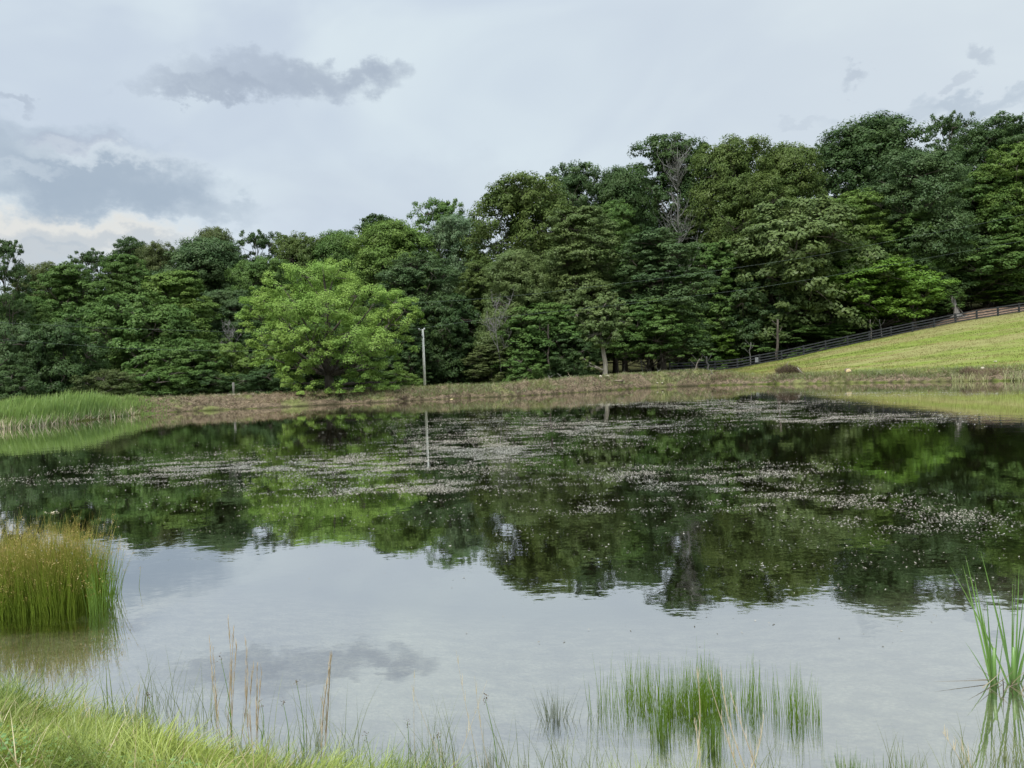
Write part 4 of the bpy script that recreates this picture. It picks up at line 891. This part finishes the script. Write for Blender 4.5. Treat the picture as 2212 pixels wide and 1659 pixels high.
for (u,v,hu,hv,dn) in patches:
    n = int(12+ 1.0*0)  # placeholder for clarity
    # area of the patch on the water, in square metres
    a = Wp(u,v-hv); b = Wp(u,v+hv); l = Wp(u-hu,v); r_ = Wp(u+hu,v); area = abs(a[1]-b[1])*abs(r_[0]-l[0])*.785
    m_ = int(min(90000, area*dn*1500))
    uu = u+hu*rng.normal(0,.52,m_*1); vv = v+hv*rng.normal(0,.52,m_)
    d = (uu[:,None]-CU)/F*cr + (CV-vv)[:,None]/F*cu + f0; k_ = -CAMZ/d[:,2]; xy = d[:,:2]*k_[:,None]
    ok = (k_>0)&(vv<1420); xy = xy[ok]
    fine = fbm(xy[:,0]*.6,xy[:,1],2.6,71,4); med = fbm(xy[:,0]*.5,xy[:,1],.55,81,3)
    thr = .50 if dn>.1 else .52
    ok = rng.uniform(0,1,len(xy)) < sst(fine,.34,.70)*(.30+.70*sst(med,.38,.58))*np.minimum(1,13/np.maximum(xy[:,1],1)); pts.append(xy[ok])
pts = np.concatenate(pts); t_ = pts[:,0]/pts[:,1]; pts = pts[(pts[:,1] < Sfar(t_)-.8)&(pts[:,1]>5.2)]
n = len(pts); print('weed', n)
Cn = np.concatenate([pts, rng.uniform(.002,.012,(n,1))],1); sz = np.interp(pts[:,1],[6,12,40],[.021,.033,.050])[:,None]*rng.uniform(.6,1.3,(n,1))
V = leaves_np(rng,Cn,np.tile([[0,0,1.0]],(n,1)),sz,1.6,.9,0,.5); V[:,2] = np.maximum(V[:,2], .0015)
wd = leaf_mat('pond_weed_m',(0.115,0.115,0.088),(0.34,0.325,0.28),trans=.1,gloss=.08,rough=.35)
tag(link('pond_weed', mesh_np('pond_weed',V,np.arange(n*4).reshape(-1,4),False,dict(rnd=rng.uniform(0,1,n))), wd), 'pale curled leaves of pond weed floating in patches', 'pond weed', kind='stuff')

# ------------------------------------------------------------------ things on the far bank
logm = plain('cut_wood', (0.55,0.40,0.20),(0.75,0.60,0.36), 9); logp = plain('cut_wood_pale', (0.38,0.33,0.24),(0.58,0.52,0.40), 9); logd = plain('log_dark', (0.10,0.075,0.055),(0.22,0.17,0.12), 8)
def chunk(name, u, v, Yd, r, L, label, mat, az_=0.3, cat='log', group=None, endmat=None):
    p = P(u,v,Yd); z_ = gz(p[0],p[1]); d = np.array([math.cos(az_),math.sin(az_),.08])*L*.5
    root = empty(name, (p[0],p[1],z_+r*.7), label, cat, group)
    T = Tubes(9); q=np.linspace(-1,1,5)[:,None]; T.add(d*q+rng.normal(0,.04*L,(5,3))*.5, r*rng.uniform(.85,1.1,5)); link('bark' if endmat else 'wood', T.mesh('log'), mat, root)
    if endmat:
        T = Tubes(9); T.add([-d*1.0,-d*1.05],[r*.93,r*.88]); link('cut_end', T.mesh('cut_end'), endmat, root)
chunk('log',1832,802,62.5,.24,.5,'cut log with a bright orange end on the right far bank', logd, 1.3, endmat=logm)
chunk('log',1298,833,65.0,.12,.28,'left one of the two pale cut wood pieces on the bank below the lone trunk', logp, 1.4)
chunk('log',1312,832,65.1,.12,.30,'right one of the two pale cut wood pieces on the bank below the lone trunk', logp, .4)
chunk('log',1340,838,65.3,.13,.25,'small yellow cut wood piece right of the two pale ones on the bank', logm, .4)
chunk('log',1330,842,64.8,.10,1.3,'dark log lying at the waterline below the lone trunk', logd, .05)
chunk('log',2122,802,56,.15,.26,'pale cut wood end beside the root clump at the right far shore', logp, .8)
chunk('log',2150,775,60,.06,.22,'small pale piece of wood on the grass above the root clump', logp, .1)
chunk('log',975,862,57.6,.10,.22,'small yellow wood pieces at the waterline right of the pole reflection', logm, .9)
for i,(u,v) in enumerate([(467,872),(495,867),(506,867),(519,870),(520,881),(1668,838 if False else 815),(1420,822),(1430,822)]):
    chunk('wood_chip',u,v,57.5 if u<600 else 66.5,.065,.22,'small pale cut branch end lying on the brown bank', logp, i*.7, 'wood chip', 'pale cut branch ends on the bank')
def branchy(u0,v0,u1,v1,Yd,r,label,mat,seed):
    r_ = np.random.default_rng(seed); a = P(u0,v0,Yd); a[2]=gz(a[0],a[1])+.02; b = P(u1,v1,Yd); root = empty('dead_branch', tuple(a), label, 'branch'); q=np.linspace(0,1,6)[:,None]; pts=(b-a)*q+np.array([0,0,.1])*np.sin(q*PI)+r_.normal(0,.03,(6,3))
    T=Tubes(6); T.add(pts,np.linspace(r,r*.4,6)); link('branch',T.mesh('branch'),mat,root)
    T=Tubes(5)
    for k_ in (2,3,4): T.add([pts[k_],pts[k_]+r_.normal(0,.25,3)+np.array([0,0,.22])],[r*.5,r*.15])
    link('twig',T.mesh('twig'),mat,root)
branchy(1176,835,1196,828,62.5,.05,'curved pale dead branch on the bank between the pole and the lone trunk',barkpale,1)
branchy(1532,826,1544,818,67.5,.06,'pale forked branch stub on the bank near the meadow corner',barkpale,2)
branchy(545,874,600,876,56.8,.06,'long pale driftwood stick at the waterline below the spreading tree',barkpale,3)
branchy(1180,822,1192,812,67,.03,'grey twiggy branch on the dam crest right of the forked bare tree',bargrey,4)
branchy(1215,820,1204,806,67,.03,'thin grey upright twigs on the dam crest left of the lone trunk',bargrey,5)
branchy(65,920,82,905,43.5,.05,'pale broken branch sticking out of the reed bed at left',barkpale,6)
branchy(95,917,120,908,44.5,.04,'pale fallen branch at the foot of the reed bed at left',barkpale,7)
branchy(1420,818,1428,800,72,.04,'grey bent branch behind the dam crest near the fence end',bargrey,8)
branchy(1345,812,1350,800,73,.03,'small twig standing right of the lone pale trunk',bargrey,9)
# brush pile
p = P(1702,795,66.5); pz_ = gz(p[0],p[1]); root = empty('brush_pile', (p[0],p[1],pz_), 'brown pile of cut brush and branches on the meadow edge', 'brush pile')
n = 1300; a = rng.uniform(0,2*PI,n); r_ = np.sqrt(rng.uniform(0,1,n)); bx = r_*1.15*np.cos(a); by = r_*.8*np.sin(a); bz = .80*np.sqrt(np.clip(1-r_**2,0,1))*rng.uniform(.2,1,n)
R = np.stack([bx,by,bz],1); v_,f,h,bi,_ = blades(rng,R,rng.uniform(.25,.7,n),.03,rng.uniform(0,2*PI,n),rng.uniform(.6,1.7,n),rng.uniform(-.5,.6,n),seg=3,k=3)
blade_obj('brush', [(v_,f,h,rng.uniform(0,1,n)[bi])], leaf_mat('brush_m',(0.055,0.04,0.03),(0.22,0.16,0.11),trans=.02,gloss=.02), None, root)
T = Tubes(6); T.add([(.55,-.75,.6),(.75,-.85,.3),(.95,-.95,.05)],[.05,.055,.06]); link('pale_branch', T.mesh('pale_branch'), barkpale, root)
T = Tubes(5); T.add([(-.2,0,.5),(-.05,0,.9),(.08,0,1.2)],[.035,.025,.01]); link('pale_branch', T.mesh('pale_branch'), barkpale, root)
# root clump on the right far shore
for (u,v,rx,lab) in [(2150,800,1.5,'brown clump of roots and soil at the right far shore'),(2092,800,.5,'small dark soil clump left of the pale wood at the right far shore'),(1560,822,1.0,'grey brown clump of twigs on the bank near the corner of the meadow'),(1700,826,1.8,'low grey tangle of cut roots at the waterline below the brush pile'),(850,850,1.0,'dull brown tangle of twigs at the waterline right of the spreading tree')]:
    tq = tu(u); yq = float(Sfar(tq))+.7; xq = tq*yq; zq = gz(xq,yq); root = empty('root_clump', (xq,yq,zq), lab, 'root clump'); n = 420
    R = np.stack([rng.uniform(-rx,rx,n),rng.normal(0,.25,n),rng.uniform(-.15,.3,n)],1); R[:,2] *= np.sqrt(np.clip(1-(R[:,0]/rx)**2,0,1))
    v_,f,h,bi,_ = blades(rng,R,rng.uniform(.12,.45,n),.025,rng.uniform(0,2*PI,n),rng.uniform(.2,1.9,n),rng.uniform(-.6,.6,n),seg=3,k=3)
    blade_obj('roots', [(v_,f,h,rng.uniform(0,1,n)[bi])], leaf_mat('roots_m',(0.055,0.042,0.032),(0.26,0.20,0.14),trans=.02,gloss=.02), None, root)
# pale floating leaf patch near the rush clump
x,y = wx(115,1108); n=14; Cn = np.stack([rng.normal(0,.07,n),rng.normal(0,.04,n),rng.uniform(.005,.02,n)],1); V = leaves_np(rng,Cn,np.tile([[0,0,1.]],(n,1)),.05,1.5,.5,0,.6)
V[:,2]=np.maximum(V[:,2],.003)
o = link('floating_leaves', mesh_np('floating_leaves',V,np.arange(n*4).reshape(-1,4),False,dict(rnd=rng.uniform(0,1,n))), M_pale); o.location=(x,y,0); tag(o,'pale bunch of floating leaves just behind the ochre tipped rush clump','floating leaves')
